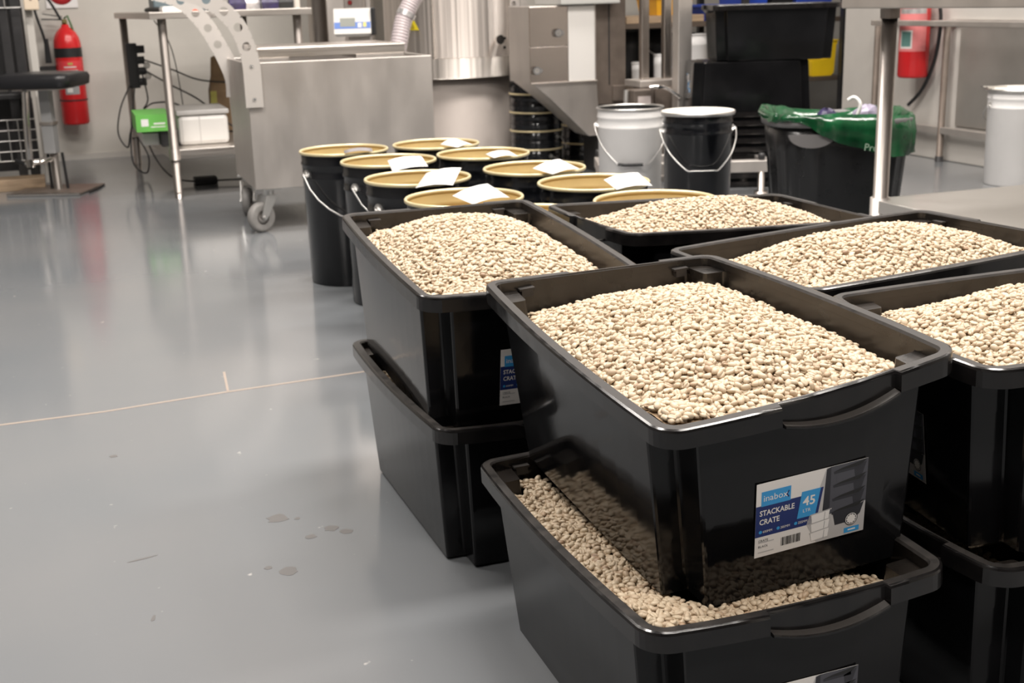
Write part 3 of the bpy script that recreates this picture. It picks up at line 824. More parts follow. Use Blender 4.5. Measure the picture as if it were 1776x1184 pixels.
make_pail('white', 2.30, 4.98, 'open white metal pail with dark grip on its hanging bail', -0.33, 0.165, None, flat=True, grip=True)
make_pail('blackw', 2.43, 4.60, 'black metal pail with cream white lid and silver hanging bail', -0.33, 0.155, None, lid=mat('cream_lid', (0.80, 0.76, 0.69), 0.4), flat=True)
wp = make_pail('whitelid', 4.17, 4.72, 'white metal pail with cream lid on the floor at the right wall', 2.9, 0.10, None, lid=MATS['cream_lid'])
part('lever', MB().bar((0.20, 0.02, 0.458), (0.06, -0.03, 0.450), 0.02, 0.006).bar((0.17, 0.01, 0.452), (0.13, -0.005, 0.445), 0.014, 0.008), galv, wp)

# nested inverted pails behind: black stacks under the machine
def inverted_stack(x, y, n, label, phase, group):
    for k in range(n):
        r = thing('metal_pail', label[k], 'pail', (x, y, 0.03 + 0.1 * k - 0.03), phase + k * 0.35, group)
        ms = pail_meshes('gold')
        f = Matrix.Rotation(PI, 4, 'X'); f.translation = (0, 0, PH)
        for nm in ('body', 'rim'):
            o = link({'body': 'pail_body', 'rim': 'rim'}[nm], ms[nm], r); o.matrix_local = f
        e = link('ear', ms['ear'], r); e.matrix_local = Matrix.Rotation(-PI / 2, 4, 'Z') @ f
        if k in (0, 1): part('bail', MB().tube(smooth_path([(0.02, -0.150, 0.072), (0.06, -0.149, 0.03), (0.11, -0.120, -0.005), (0.12, -0.115, 0.02)] if k else [(0.0, -0.155, 0.07), (0.05, -0.152, 0.045), (0.10, -0.128, 0.02), (0.13, -0.10, 0.004), (0.125, -0.11, 0.035)], 5), 0.003, 6), galv, r)
GS = 'nested upside-down black pails'
inverted_stack(2.43, 6.50, 5, [s + ' in the nested upside-down stack under the steel hopper' for s in ('lowest black pail', 'second lowest black pail', 'middle black pail', 'second highest black pail', 'topmost black pail')], 0.2, GS)
inverted_stack(2.78, 6.62, 3, [s + ' in the shaded stack behind the white open pail' for s in ('lowest black pail', 'middle black pail', 'topmost black pail')], 1.0, GS)

# ------------------------------------------------------------------ perforated-handle trolley
tr = thing('hopper_trolley', 'stainless steel box trolley on castors with two curved perforated push handles', 'trolley', (1.065, 5.42, 0))
def L(x, y, z): return (x - 1.065, y - 5.42, z)
b = MB(); x0, x1, y0, y1, z0, z1 = 0.68, 1.452, 5.12, 5.72, 0.182, 0.69
def shell(mb, x0, x1, y0, y1, z0, z1, t, ox, oy):
    o = [(x0, y0), (x1, y0), (x1, y1), (x0, y1)]; i = [(x0 + t, y0 + t), (x1 - t, y0 + t), (x1 - t, y1 - t), (x0 + t, y1 - t)]
    R = lambda P, z: [(p[0] - ox, p[1] - oy, z) for p in P]
    mb.loft([R(o, z0), R(o, z1), R(i, z1), R(i, z0 + t)], 0, False, cap0=True, cap1=True)
shell(b, x0, x1, y0, y1, z0, z1, 0.012, 1.065, 5.42)
part('body', b, steel_sheet, tr, 0.003)
b = MB(); b.box(-0.335, 0.292, -0.235, 0.225, 0.702, 0.742)
lidp = part('lid', b, steel_h, tr, 0.003)
part('lid_panel', MB().box(-0.315, 0.272, -0.215, 0.205, 0.742, 0.7445), steel, lidp, 0.001)
part('lid_support', MB().box(-0.33, -0.20, -0.24, 0.23, 0.69, 0.703).box(0.08, 0.285, -0.24, 0.23, 0.69, 0.703), steel_sheet, tr)
part('push_flange', MB().box(-0.352, -0.335, -0.05, 0.0, 0.69, 0.755), steel_sheet, tr)
def perforated(pts, width, holes, hr, y, thick):
    P = smooth_path([(p[0], 0, p[1]) for p in pts], 24)
    S = [0.0]
    for i in range(1, len(P)): S.append(S[-1] + (P[i] - P[i - 1]).length)
    def at(s):
        for i in range(1, len(P)):
            if s <= S[i] or i == len(P) - 1:
                t = (s - S[i - 1]) / (S[i] - S[i - 1]); p = P[i - 1].lerp(P[i], t); d = (P[i] - P[i - 1]).normalized(); return p, Vector((-d.z, 0, d.x))
    def M(s, c):
        p, n = at(s); q = p + n * c; return (q.x, y, q.z)
    mb = MB(); hs = sorted(holes); edges = [0.0]; half = hr * 1.5
    cur = 0.0
    def plain(a, b_):
        k = max(1, int((b_ - a) / 0.012)); r = [[M(a + (b_ - a) * i / k, -width / 2), M(a + (b_ - a) * i / k, width / 2)] for i in range(k + 1)]
        mb.loft(r, 0, False, closed=False)
    for h in hs:
        if h - half > cur: plain(cur, h - half)
        n = 24; o = []; q = []
        for k in range(n):
            t = 2 * PI * (k + 0.5) / n; c, s_ = math.cos(t), math.sin(t); f = 1 / max(abs(c) , abs(s_))
            o.append(M(h + half * max(-1, min(1, c * f)), width / 2 * max(-1, min(1, s_ * f)))); q.append(M(h + hr * c, hr * s_))
        mb.loft([q, o], 0, False)
        cur = h + half
    if cur < S[-1]: plain(cur, S[-1])
    return mb
NH = [(0.702, 0.515), (0.702, 0.60), (0.701, 0.68), (0.690, 0.748), (0.664, 0.823), (0.626, 0.877), (0.575, 0.922), (0.51, 0.955), (0.43, 0.975)]
FH = [(0.700, 0.52), (0.700, 0.60), (0.672, 0.69), (0.637, 0.765), (0.607, 0.823), (0.570, 0.875), (0.524, 0.925), (0.46, 0.962), (0.39, 0.98)]
for (Hh, y, wd) in ((NH, 5.108, 0.070), (FH, 5.71, 0.074)):
    pts = [(p[0] - 1.065, p[1]) for p in Hh]
    ln = 0.165
    o = part('push_handle', perforated(pts, wd, [ln + 0.075, ln + 0.155, ln + 0.235, ln + 0.315, ln + 0.40], 0.0175, y - 5.42, 0.004), mat('lit_handle_steel', (0.74, 0.70, 0.66), 0.45, 0.6), tr)  # light falling on the handles is put into their paler colour
    s = o.modifiers.new('solid', 'SOLIDIFY'); s.thickness = 0.005
    o['label'] = 'curved steel strip with a row of round holes'
for (x, z) in ((0.701, 0.677), (0.702, 0.548)): part('bolt', MB().cyl(L(x, 5.102, z), 0.0065, -0.004, 0.003, 12, 0, 'y'), chrome, tr)
def caster(x, y, ang):
    m = Matrix.Translation(L(x, y, 0)) @ Matrix.Rotation(ang, 4, 'Z')
    f = MB().box(-0.045, 0.045, -0.038, 0.038, 0.172, 0.181)
    f.cyl((0, 0, 0), 0.026, 0.15, 0.172, 16)
    for s in (-1, 1):
        yy = s * 0.026
        f.plate([(-0.028, yy, 0.152), (0.03, yy, 0.152), (0.058, yy, 0.066), (0.044, yy, 0.050), (0.026, yy, 0.062)], (0, s * 0.004, 0))
    f.cyl((0.042, 0, 0.062), 0.008, -0.036, 0.036, 10, 0, 'y')
    f.bar((0.058, 0.0, 0.10), (0.095, 0.0, 0.085), 0.03, 0.006)
    c = part('castor', f, galv, tr, 0.001); c.matrix_local = m
    wl = MB().lathe([(0.030, -0.016), (0.050, -0.019), (0.058, -0.017), (0.062, -0.010), (0.0625, 0.0), (0.062, 0.010), (0.058, 0.017), (0.050, 0.019), (0.030, 0.016)], (0.042, 0, 0.0625), 32, 0, True, 'y')
    part('wheel', wl, wheelrub, c)
    part('hub', MB().cyl((0.042, 0, 0.0625), 0.032, -0.014, 0.014, 20, 0, 'y').cyl((0.042, 0, 0.0625), 0.012, -0.022, 0.022, 12, 0, 'y'), steel_sheet, c)
for a in ((0.735, 5.175, -2.67), (0.72, 5.66, -1.88), (1.40, 5.175, -2.0), (1.40, 5.66, 0.5)): caster(*a)

# ------------------------------------------------------------------ steel work table at the back wall
tb = thing('work_table', 'stainless steel work table with undershelf against the grey back wall', 'table', (0.751, 6.978, 0), 0.07)
L = lambda x, y, z: (x - 0.8, y - 6.95, z)
def bx(mb, x0, x1, y0, y1, z0, z1, m=0): a = L(x0, y0, z0); c = L(x1, y1, z1); return mb.box(a[0], c[0], a[1], c[1], a[2], c[2], m)
part('tabletop', bx(MB(), 0.40, 1.185, 6.25, 7.70, 0.861, 0.893), steel_h, tb, 0.003)
part('undershelf', bx(MB(), 0.44, 1.15, 6.30, 7.62, 0.195, 0.238), steel_h, tb, 0.003)
for (x, y) in ((0.462, 6.30), (0.40 + 0.035, 7.60), (1.12, 6.30), (1.12, 7.60)):
    lg = part('leg', MB().cyl(L(x, y, 0), 0.021, 0.03, 0.861, 20), leg_steel, tb)
    part('foot', MB().cyl(L(x, y, 0), 0.017, 0.0, 0.035, 16, r2=0.02), steel, lg)
    part('shelf_clamp', MB().cyl(L(x, y, 0), 0.026, 0.19, 0.242, 20), steel, lg)
L0 = lambda x, y, z: (x, y, z)
tag(part('green_box', MB().box(0.30, 0.468, 6.48, 6.86, 0.318, 0.402, 0).box(0.325, 0.36, 6.4795, 6.48, 0.345, 0.38, 1).box(0.385, 0.44, 6.4795, 6.48, 0.352, 0.36, 1).box(0.37, 0.44, 6.4795, 6.48, 0.338, 0.343, 1), [greenbox, paper], None, 0.001), 'bright green cardboard box with white marks on the undershelf', 'box')
bpy.data.objects['green_box'].location = (0.0, 0.0, 0.0)
tag(part('dark_box', MB().box(0.415, 0.53, 6.50, 6.85, 0.238, 0.3175), rubber, None, 0.004), 'small dark box underneath the green cardboard box', 'box')
tag(part('white_tray', MB().box(0.33, 0.413, 6.60, 6.95, 0.3175 - 0.0795, 0.30), whitep, None, 0.006), 'low pale tray under the green box beside the rear table leg', 'tray')
wb = thing('plastic_tub', 'white plastic tub with grey lid on the table undershelf', 'tub', (0.62, 6.66, 0.238))
part('tub_body', MB().box(-0.118, 0.13, -0.19, 0.2, 0, 0.15), whitep, wb, 0.022)
part('tub_lid', MB().box(-0.124, 0.136, -0.195, 0.205, 0.1505, 0.175), mat('pale_grey_plastic', (0.50, 0.485, 0.47), 0.4), wb, 0.006)
part('tub_seam', MB().box(-0.014, -0.011, -0.1912, -0.190, 0.005, 0.147), MATS['pale_grey_plastic'], wb)
bg = MB(); bg.loft([[(-0.05, -0.06, 0), (0.06, -0.06, 0), (0.06, 0.06, 0), (-0.05, 0.06, 0)], [(-0.045, -0.055, 0.22), (0.055, -0.055, 0.22), (0.055, 0.055, 0.22), (-0.045, 0.055, 0.22)], [(-0.03, -0.02, 0.30), (0.05, -0.02, 0.32), (0.05, 0.015, 0.32), (-0.03, 0.015, 0.30)], [(-0.022, -0.008, 0.40), (0.048, -0.008, 0.43), (0.048, 0.008, 0.43), (-0.022, 0.008, 0.40)]], 0, False, True, True)
o = thing('paper_bag', 'brown paper bag with yellow-green stripe standing behind the white tub', 'bag', (0.79, 7.2, 0.239))
part('bag_body', bg, brownpaper, o, 0.002)
part('stripe', MB().loft([[(-0.051, -0.0612, 0.01), (-0.015, -0.0612, 0.01)], [(-0.0455, -0.0562, 0.22), (-0.012, -0.0562, 0.22)]], 0, closed=False), oliveband, o)
tag(part('blue_cup', MB().lathe([(0.001, 0), (0.026, 0), (0.034, 0.09), (0.031, 0.09), (0.024, 0.004), (0.001, 0.004)], (0.66, 7.02, 0.239), 20), bluep), 'blue cup on the undershelf behind the white tub', 'cup')
# things lying on the table top
tag(part('work_glove', MB().tube(smooth_path([(0.43, 6.95, 0.902), (0.46, 6.80, 0.908), (0.49, 6.62, 0.904), (0.52, 6.56, 0.901)], 5), [0.006] + [0.011] * 13 + [0.009] * 2, 8), rubber), 'crumpled black glove at the left end of the steel table top', 'glove')
tag(part('paper_sheaf', MB().box(0.475, 0.60, 6.40, 6.60, 0.8935, 0.912).box(0.48, 0.59, 6.405, 6.595, 0.912, 0.918), paper, None, 0.004), 'white folded paper lying on the steel table top', 'paper')
tag(part('teal_case', MB().box(0.46, 0.76, 6.75, 7.1, 0.8935, 0.985), mat('teal_grey_plastic', (0.12, 0.16, 0.18), 0.5), None, 0.008), 'teal-grey case standing behind the white paper on the table', 'case')
tag(part('red_clip', MB().box(0.615, 0.645, 6.38, 6.43, 0.8935, 0.907), mat('coral_plastic', (0.75, 0.16, 0.10), 0.4), None, 0.002), 'small red clip on the steel table top', 'clip')
for i, (x, y, m, l) in enumerate(((0.84, 6.46, purplew, 'dark purple foil bag lying flattest on the table beside the handles'), (0.92, 6.52, silverw, 'silver printed bag on the table between two purple ones'), (1.00, 6.46, purplew, 'blue-purple bag at the right end of the steel table'), (1.09, 6.55, rubber, 'black pouch at the far right end of the table top'))):
    q = MB(); q.loft([[(-0.04, -0.05, 0), (0.04, -0.05, 0), (0.04, 0.05, 0), (-0.04, 0.05, 0)], [(-0.045, -0.055, 0.03), (0.042, -0.05, 0.03), (0.045, 0.05, 0.035), (-0.04, 0.055, 0.03)], [(-0.035, -0.02, 0.075 + 0.01 * i), (0.036, -0.02, 0.07), (0.036, 0.02, 0.075), (-0.035, 0.02, 0.08)]], 0, False, True, True)
    o = part('foil_bag', q, m, None, 0.006); o.location = (x, y, 0.8935); tag(o, l, 'bag', 'foil bags on the table')
# power board and its leads
pb = thing('power_board', 'black power board with plugs and trailing leads on the rear left table leg', 'power board', (0.365, 7.50, 0.60))
part('board', MB().box(-0.03, 0.03, -0.022, 0.022, -0.125, 0.125), rubber, pb, 0.006)
for k in range(4): part('plug', MB().cyl((0.045 if k % 2 else 0.05, -0.012, 0.09 - 0.06 * k), 0.022, -0.02, 0.02, 14, 0, 'x').box(0.02, 0.05, -0.03, 0.01, 0.07 - 0.06 * k, 0.11 - 0.06 * k), rubber, pb, 0.002)
for z in (0.0, -0.06): part('socket_cap', MB().cyl((0.075, -0.02, z), 0.018, -0.012, 0.012, 14, 0, 'y'), whitep, pb)
cab = [
 [(0.49, 7.52, 0.63), (0.62, 7.3, 0.58), (0.75, 7.0, 0.53), (1.0, 7.0, 0.51), (1.15, 7.1, 0.52)],
 [(0.49, 7.52, 0.57), (0.60, 7.25, 0.50), (0.72, 7.0, 0.43), (0.86, 6.9, 0.30), (0.95, 6.9, 0.245)],
 [(0.47, 7.5, 0.55), (0.48, 7.4, 0.42), (0.45, 7.35, 0.37), (0.50, 7.2, 0.41), (0.62, 7.1, 0.40), (0.74, 7.0, 0.28), (0.9, 6.95, 0.25)],
 [(0.40, 7.5, 0.50), (0.33, 7.42, 0.38), (0.30, 7.40, 0.24), (0.34, 7.36, 0.16), (0.36, 7.3, 0.24), (0.38, 7.3, 0.30)],
 [(0.42, 7.5, 0.48), (0.37, 7.4, 0.24), (0.36, 7.3, 0.08), (0.42, 7.2, 0.03), (0.44, 7.2, 0.12), (0.40, 7.3, 0.22)],
 [(0.44, 7.5, 0.3), (0.46, 7.2, 0.15), (0.52, 6.9, 0.05), (0.62, 6.8, 0.02), (0.80, 6.75, 0.02), (1.0, 6.7, 0.02)],
 [(0.52, 6.85, 0.85), (0.60, 7.0, 0.72), (0.63, 7.0, 0.5), (0.64, 7.0, 0.26)]]
for i, c in enumerate(cab): part('lead', MB().tube([p - Vector((0.425, 7.53, 0.60)) for p in smooth_path(c, 7)], 0.0045 if i != 6 else 0.003, 6), rubber, pb)
tag(part('power_adapter', MB().box(0.58, 0.70, 6.74, 6.84, 0.0, 0.035), rubber, None, 0.006), 'black power adapter on the floor under the steel table', 'adapter')

# ------------------------------------------------------------------ left side: stool, rack, extinguisher, sign
st = thing('bar_stool', 'low stool with black padded seat, chrome footrest and flat square base', 'stool', (-0.115, 6.9, 0), -0.39)
part('base_plate', MB().box(-0.19, 0.19, -0.17, 0.19, 0, 0.012), brownsteel, st, 0.004)
part('base_edge', MB().tube([(-0.19, -0.17, 0.008), (0.19, -0.17, 0.008)], 0.008, 8), chrome, st)
part('lower_post', MB().cyl((0.01, 0, 0), 0.02, 0.012, 0.2, 16), steel, st)
for dx in (-0.035, 0.05): part('brace', MB().tube([(dx, 0.03, 0.012), (dx * 0.9, 0.02, 0.2)], 0.008, 8), rubber, st)
part('column', MB().box(-0.028, 0.032, -0.03, 0.03, 0.20, 0.36).box(-0.024, 0.03, -0.026, 0.03, 0.36, 0.53), greyp, st, 0.003)
part('column_collar', MB().box(-0.034, 0.038, -0.036, 0.036, 0.345, 0.362), steel, st, 0.002)
sd = MB()
def rbox(w, d, r, z, n=5):
    return [(x, y, z) for (x, y) in rounded([(w, -d), (w, d), (-w, d), (-w, -d)], r, n)]
sd.loft([rbox(0.165, 0.155, 0.05, 0.535), rbox(0.19, 0.18, 0.06, 0.545), rbox(0.195, 0.185, 0.06, 0.585), rbox(0.188, 0.178, 0.06, 0.603), rbox(0.15, 0.14, 0.05, 0.611)], 0, True, True, True)
part('seat', sd, vinyl, st)
part('seat_plate', MB().box(-0.12, 0.12, -0.11, 0.11, 0.526, 0.536), steel, st, 0.002)
part('footrest', MB().tube(smooth_path([(-0.055, -0.10, 0.53), (-0.058, -0.12, 0.40), (-0.062, -0.13, 0.25), (-0.064, -0.13, 0.16)], 6), 0.017, 12), chrome, st)
part('footrest_bar', MB().tube([(-0.09, -0.13, 0.165), (-0.02, -0.12, 0.168), (0.01, -0.03, 0.175)], 0.012, 10).cyl((-0.064, -0.13, 0), 0.022, 0.145, 0.185, 14), chrome, st)
part('footrest_pad', MB().tube([(-0.15, -0.10, 0.175), (-0.07, -0.13, 0.155)], 0.012, 8), rubber, st)
tag(part('floor_cable', MB().tube(smooth_path([(0.045, 6.73, 0.006), (0.09, 6.85, 0.006), (0.125, 7.0, 0.006)], 5), 0.005, 6), rubber), 'short black cable end on the floor by the stool base', 'cable')

rk = thing('wire_rack', 'dark metal rack with wire baskets at the left picture edge', 'rack', (-0.35, 7.25, 0))
LR = lambda x, y, z: (x + 0.35, y - 7.25, z)
for (x, w_, m, y) in ((-0.275, 0.045, darksteel, 7.20), (-0.215, 0.05, darksteel, 7.24), (-0.48, 0.05, darksteel, 7.2), (-0.62, 0.05, darksteel, 7.5)):
    a = LR(x, y, 0); part('upright', MB().box(a[0] - w_ / 2, a[0] + w_ / 2, a[1] - 0.02, a[1] + 0.02, 0.0, 1.35), m, rk, 0.003)
a = LR(-0.150, 7.3, 0); part('pale_post', MB().box(a[0] - 0.019, a[0] + 0.019, a[1] - 0.02, a[1] + 0.02, 0.0, 1.35), concrete2, rk, 0.003)
def grid(x0, x1, y, zs, xs, r=0.0035):
    mb = MB()
    for z in zs: mb.tube([LR(x0, y, z), LR(x1, y, z)], r, 6)
    for x in xs: mb.tube([LR(x, y - 0.004, zs[0]), LR(x, y - 0.004, zs[-1])], r, 6)
    return mb
part('wire_grid', grid(-0.75, -0.185, 7.10, [0.15, 0.20, 0.255, 0.31, 0.365], [-0.70, -0.62, -0.54, -0.46, -0.38, -0.32, -0.27, -0.22]), galv, rk)
part('wire_grid', grid(-0.75, -0.175, 7.16, [0.935, 1.05, 1.16], [-0.70, -0.6, -0.5, -0.42, -0.34, -0.26, -0.18]), galv, rk)
a = LR(-0.75, 7.15, 0.02); part('rack_shelf', MB().box(a[0], a[0] + 0.55, a[1], a[1] + 0.4, 0.47, 0.495), darksteel, rk, 0.003)
part('dark_backing', MB().box(LR(-0.9, 0, 0)[0], LR(-0.185, 0, 0)[0], 0.20, 0.22, 0.5, 1.35), darksteel, rk, 0.003)  # dark sheet added to close the gaps between the uprights
part('dark_backing', MB().box(LR(-0.5, 0, 0)[0], LR(-0.19, 0, 0)[0], 0.10, 0.13, 0.07, 0.46), darksteel, rk, 0.003)
tag(part('wooden_plank', MB().box(-0.9, -0.17, 7.02, 7.18, 0.0, 0.062), wood, None, 0.004), 'pale wooden plank on the floor under the wire rack', 'plank')
eb = thing('socket_box', 'cream electrical box above the left rack posts', 'socket box', (-0.131, 7.26, 0.92))
part('box_body', MB().box(-0.037, 0.037, -0.04, 0.018, 0, 0.13), cream, eb, 0.006)
part('screw', MB().cyl((0.0, -0.041, 0.055), 0.006, -0.002, 0.001, 10, 0, 'y'), brownp, eb)

def extinguisher(loc, r, h, label, rz, details):
    t = thing('fire_extinguisher', label, 'fire extinguisher', loc, rz)
    prof = [(0.001, 0.004), (r * 0.9, 0.0), (r, 0.012), (r, h * 0.78), (r * 0.985, h * 0.82), (r * 0.90, h * 0.87), (r * 0.72, h * 0.92), (r * 0.48, h * 0.955), (r * 0.30, h * 0.975), (r * 0.27, h), (0.001, h)]
    part('cylinder', MB().lathe(prof, n=36), red, t)
    part('valve', MB().cyl((0, 0, 0), r * 0.2, h, h + 0.03, 14).bar((0, 0, h + 0.02), (0.0, -0.03, h + 0.02), 0.02, 0.02), brass, t)
    part('carry_handle', MB().bar((-0.01, 0, h + 0.028), (-0.13, -0.01, h + 0.034), 0.02, 0.008).bar((-0.01, 0, h + 0.045), (-0.12, -0.01, h + 0.065), 0.018, 0.006), darksteel, t)
    part('bracket', MB().box(-0.03, 0.03, r, r + 0.02, h * 0.2, h * 0.8), darksteel, t)
    details(t, r, h)
    return t
def band(r, z0, z1, a0=0, a1=2 * PI, n=40):
    mb = MB(); A = [a0 + (a1 - a0) * k / n for k in range(n + 1)]
    mb.loft([[(r * math.cos(t), r * math.sin(t), z0) for t in A], [(r * math.cos(t), r * math.sin(t), z1) for t in A]], 0, True, closed=False)
    return mb
def det1(t, r, h):
    part('black_band', band(r + 0.0007, 0.405, 0.462), rubber, t)
    q = part('paper_label', band(r + 0.0006, 0.27, 0.385, -2.5, -0.6), redlab, t)
    part('label_print', band(r + 0.001, 0.345, 0.352, -2.0, -1.1, 12), whitep, q)
    part('label_print', band(r + 0.001, 0.325, 0.331, -2.1, -1.0, 12), whitep, q)
    part('label_print', band(r + 0.001, 0.362, 0.374, -1.7, -1.35, 8), oliveband, q)
    p = part('rating_plate', band(r + 0.0009, 0.185, 0.235, -2.1, -1.05, 14), greyp, t)
    part('plate_print', band(r + 0.0012, 0.198, 0.224, -1.95, -1.55, 8), whitep, p)
    part('strap', band(r + 0.004, 0.145, 0.153), darksteel, t)
    part('hose', MB().tube(smooth_path([(-0.02, -0.02, h + 0.03), (-0.09, -0.03, h + 0.16), (-0.16, -0.03, h + 0.11), (-0.130, -0.03, h - 0.06), (-0.120, -0.02, h - 0.14)], 7), 0.008, 8), rubber, t)
    part('horn', MB().cyl((-0.118, -0.02, 0), 0.019, 0.375, 0.52, 16, r2=0.013), rubber, t)
    part('horn_holder', MB().box(-0.19, -0.07, 0.0, 0.06, 0.33, 0.355), darksteel, t)
    part('safety_pin', MB().tube([(0.0, 0, h + 0.035), (0.02, -0.02, h + 0.05), (0.035, -0.02, h + 0.0), (0.045, -0.01, h - 0.05)], 0.006, 6), mat('green_tag', (0.05, 0.14, 0.04), 0.5), t)
extinguisher((0.028, 8.235, 0.232), 0.081, 0.60, 'red gas fire extinguisher with black band on the left back wall', 0, det1)
def det2(t, r, h):
    q = part('paper_label', band(r + 0.0007, 0.14, 0.36, -2.6, -0.5), mat('pale_red_label', (0.66, 0.20, 0.20), 0.5), t)
    p = part('inspection_label', band(r + 0.0011, 0.155, 0.25, -2.35, -1.45, 14), whitep, q)
    p2 = part('label_band', band(r + 0.0011, 0.335, 0.362, -2.5, -0.6, 14), silverw, q)
    part('label_print', band(r + 0.0014, 0.165, 0.243, -2.25, -1.55, 10), tealp, p)
    Mi = (Matrix.Translation((4.325, 5.72, 0.437)) @ Matrix.Rotation(-0.9, 4, 'Z')).inverted()
    hp_ = [(4.325, 5.72, 0.905), (4.34, 5.60, 0.89), (4.365, 5.565, 0.76), (4.375, 5.60, 0.55), (4.385, 5.70, 0.38), (4.385, 5.82, 0.28)]
    part('hose', MB().tube([Mi @ p for p in smooth_path(hp_, 7)], 0.010, 8), rubber, t)
extinguisher((4.318, 5.72, 0.437), 0.08, 0.45, 'red fire extinguisher on the right wall behind the table leg', -0.9, det2)
sg = thing('safety_sign', 'white square wall sign with red disc above the left fire extinguisher', 'sign', (0.027, 8.345, 1.02))
part('sign_board', MB().box(-0.092, 0.092, -0.004, 0.0, -0.092, 0.092), signw, sg, 0.001)
part('red_disc', MB().cyl((0, -0.0045, 0.005), 0.077, -0.0008, 0.0008, 40, 0, 'y'), signr, sg)
part('disc_band', MB().box(-0.045, 0.045, -0.006, -0.005, -0.038, -0.012), signd, sg)

# ------------------------------------------------------------------ roaster drum, cabinet, hose, weighing display
vd = Vector((0.288, 0.958, 0)); vr = Vector((0.958, -0.288, 0))
def VR(c, a, b, z): p = Vector(c) + vr * a - vd * b; return (p.x, p.y, z)     # a to the right of the axis, b towards the room
dr = thing('roaster_drum', 'tall round stainless steel drum with a broad flange ring at its base', 'machine', (2.13, 7.08, 0))
drumsteel = mat('vertical_brushed_steel', (0.56, 0.51, 0.47), 0.40, 0.95, vary=0.16, scale=4, stretch=(14, 14, 0.05), bump=0.25, rvary=0.08)
part('lower_drum', MB().lathe([(0.001, 0), (0.345, 0), (0.345, 0), (0.345, 0.49), (0.345, 0.49), (0.001, 0.49)], n=64), mat('satin_drum_base', (0.42, 0.375, 0.345), 0.55, 0.35, vary=0.06, scale=3), dr)
part('flange_ring', MB().lathe([(0.34, 0.488), (0.392, 0.488), (0.392, 0.488), (0.394, 0.490), (0.394, 0.490), (0.394, 0.597), (0.394, 0.597), (0.391, 0.600), (0.391, 0.600), (0.36, 0.602)], n=64), mat('bright_ring_steel', (0.70, 0.65, 0.60), 0.36, 1.0, vary=0.12, scale=4, stretch=(12, 12, 0.05), rvary=0.06), dr)
part('upper_drum', MB().lathe([(0.001, 0.600), (0.383, 0.600), (0.383, 0.600), (0.383, 2.3), (0.383, 2.3), (0.001, 2.3)], n=64), drumsteel, dr)
O = (0, 0, 0)
part('seam_strip', MB().tube([VR(O, -0.10, 0.371, 0.603), VR(O, -0.10, 0.371, 2.2)], 0.006, 6), steel_h, dr)
part('seam_strip', MB().tube([VR(O, 0.325, 0.10, 0.02), VR(O, 0.325, 0.10, 0.48)], 0.012, 8), steel_h, dr)
p = VR(O, 0.262, 0.285, 0.69); q = VR(O, 0.275, 0.315, 0.69)
part('knob', MB().tube([p, q], [0.022, 0.026], 18), chrome, dr)
for (a, z) in ((0.30, 0.695), (0.298, 0.645)): part('bolt', MB().tube([VR(O, a, 0.24, z), VR(O, a + 0.002, 0.255, z)], 0.008, 10), chrome, dr)
fl = MB(); fl.plate([VR(O, 0.335, 0.175, 0.60), VR(O, 0.395, 0.175, 0.60), VR(O, 0.395, 0.175, 1.5), VR(O, 0.335, 0.175, 1.5)], vd * 0.02)
flo = part('bolted_flange', fl, steel_sheet, dr)
for z in (0.665, 0.742, 0.816, 0.888): part('bolt', MB().tube([VR(O, 0.362, 0.170, z), VR(O, 0.362, 0.186, z)], [0.011, 0.010], 10), chrome, flo)
part('side_chute', MB().plate([VR(O, 0.397, 0.17, 0.61), VR(O, 0.43, 0.17, 0.59), VR(O, 0.452, 0.17, 0.80), VR(O, 0.452, 0.17, 0.86), VR(O, 0.40, 0.17, 0.93)], vd * 0.05), steel_sheet, dr)
part('rod', MB().tube(smooth_path([VR(O, 0.60, 0.19, 0.845), VR(O, 0.47, 0.19, 0.845), VR(O, 0.462, 0.19, 0.80), VR(O, 0.455, 0.19, 0.68), VR(O, 0.44, 0.19, 0.56)], 5), 0.007, 8), darksteel, dr)
# warning triangle: raised sheet on the drum
c0 = -0.21; wt = []
def on_drum(a, z, r=0.3845): b_ = math.sqrt(max(0, r * r - a * a)); return VR(O, a, b_, z)
tri = MB(); tri.plate([on_drum(c0 - 0.037, 0.755, 0.386), on_drum(c0 + 0.037, 0.755, 0.386), on_drum(c0, 0.826, 0.386)], vd * -0.0008)
tq = part('warning_triangle', tri, warny, dr); tq['label'] = 'yellow triangular warning sticker'
part('pictogram', MB().plate([on_drum(c0 - 0.012, 0.764, 0.388), on_drum(c0 + 0.012, 0.764, 0.388), on_drum(c0 + 0.004, 0.785, 0.388), on_drum(c0, 0.797, 0.388), on_drum(c0 - 0.005, 0.782, 0.388)], vd * -0.0006), mat('warning_print', (0.42, 0.33, 0.02), 0.5), tq)

hs = [(1.60, 6.48, 0.02), (1.61, 6.48, 0.35), (1.645, 6.49, 0.60), (1.675, 6.505, 0.72), (1.706, 6.52, 0.815), (1.75, 6.525, 0.90), (1.80, 6.53, 0.97), (1.87, 6.54, 1.08), (1.93, 6.56, 1.3)]
P = smooth_path(hs, 26)
tag(part('suction_hose', MB().tube(P, [0.044 + (0.0035 if i % 4 < 2 else 0.0) for i in range(len(P))], 16), hosep), 'translucent corrugated suction hose rising in front of the steel drum', 'hose')
hc = bpy.data.objects['suction_hose']
part('hose_clamp', MB().tube([(1.715, 6.521, 0.833), (1.728, 6.522, 0.857)], 0.051, 18), silverw, hc)

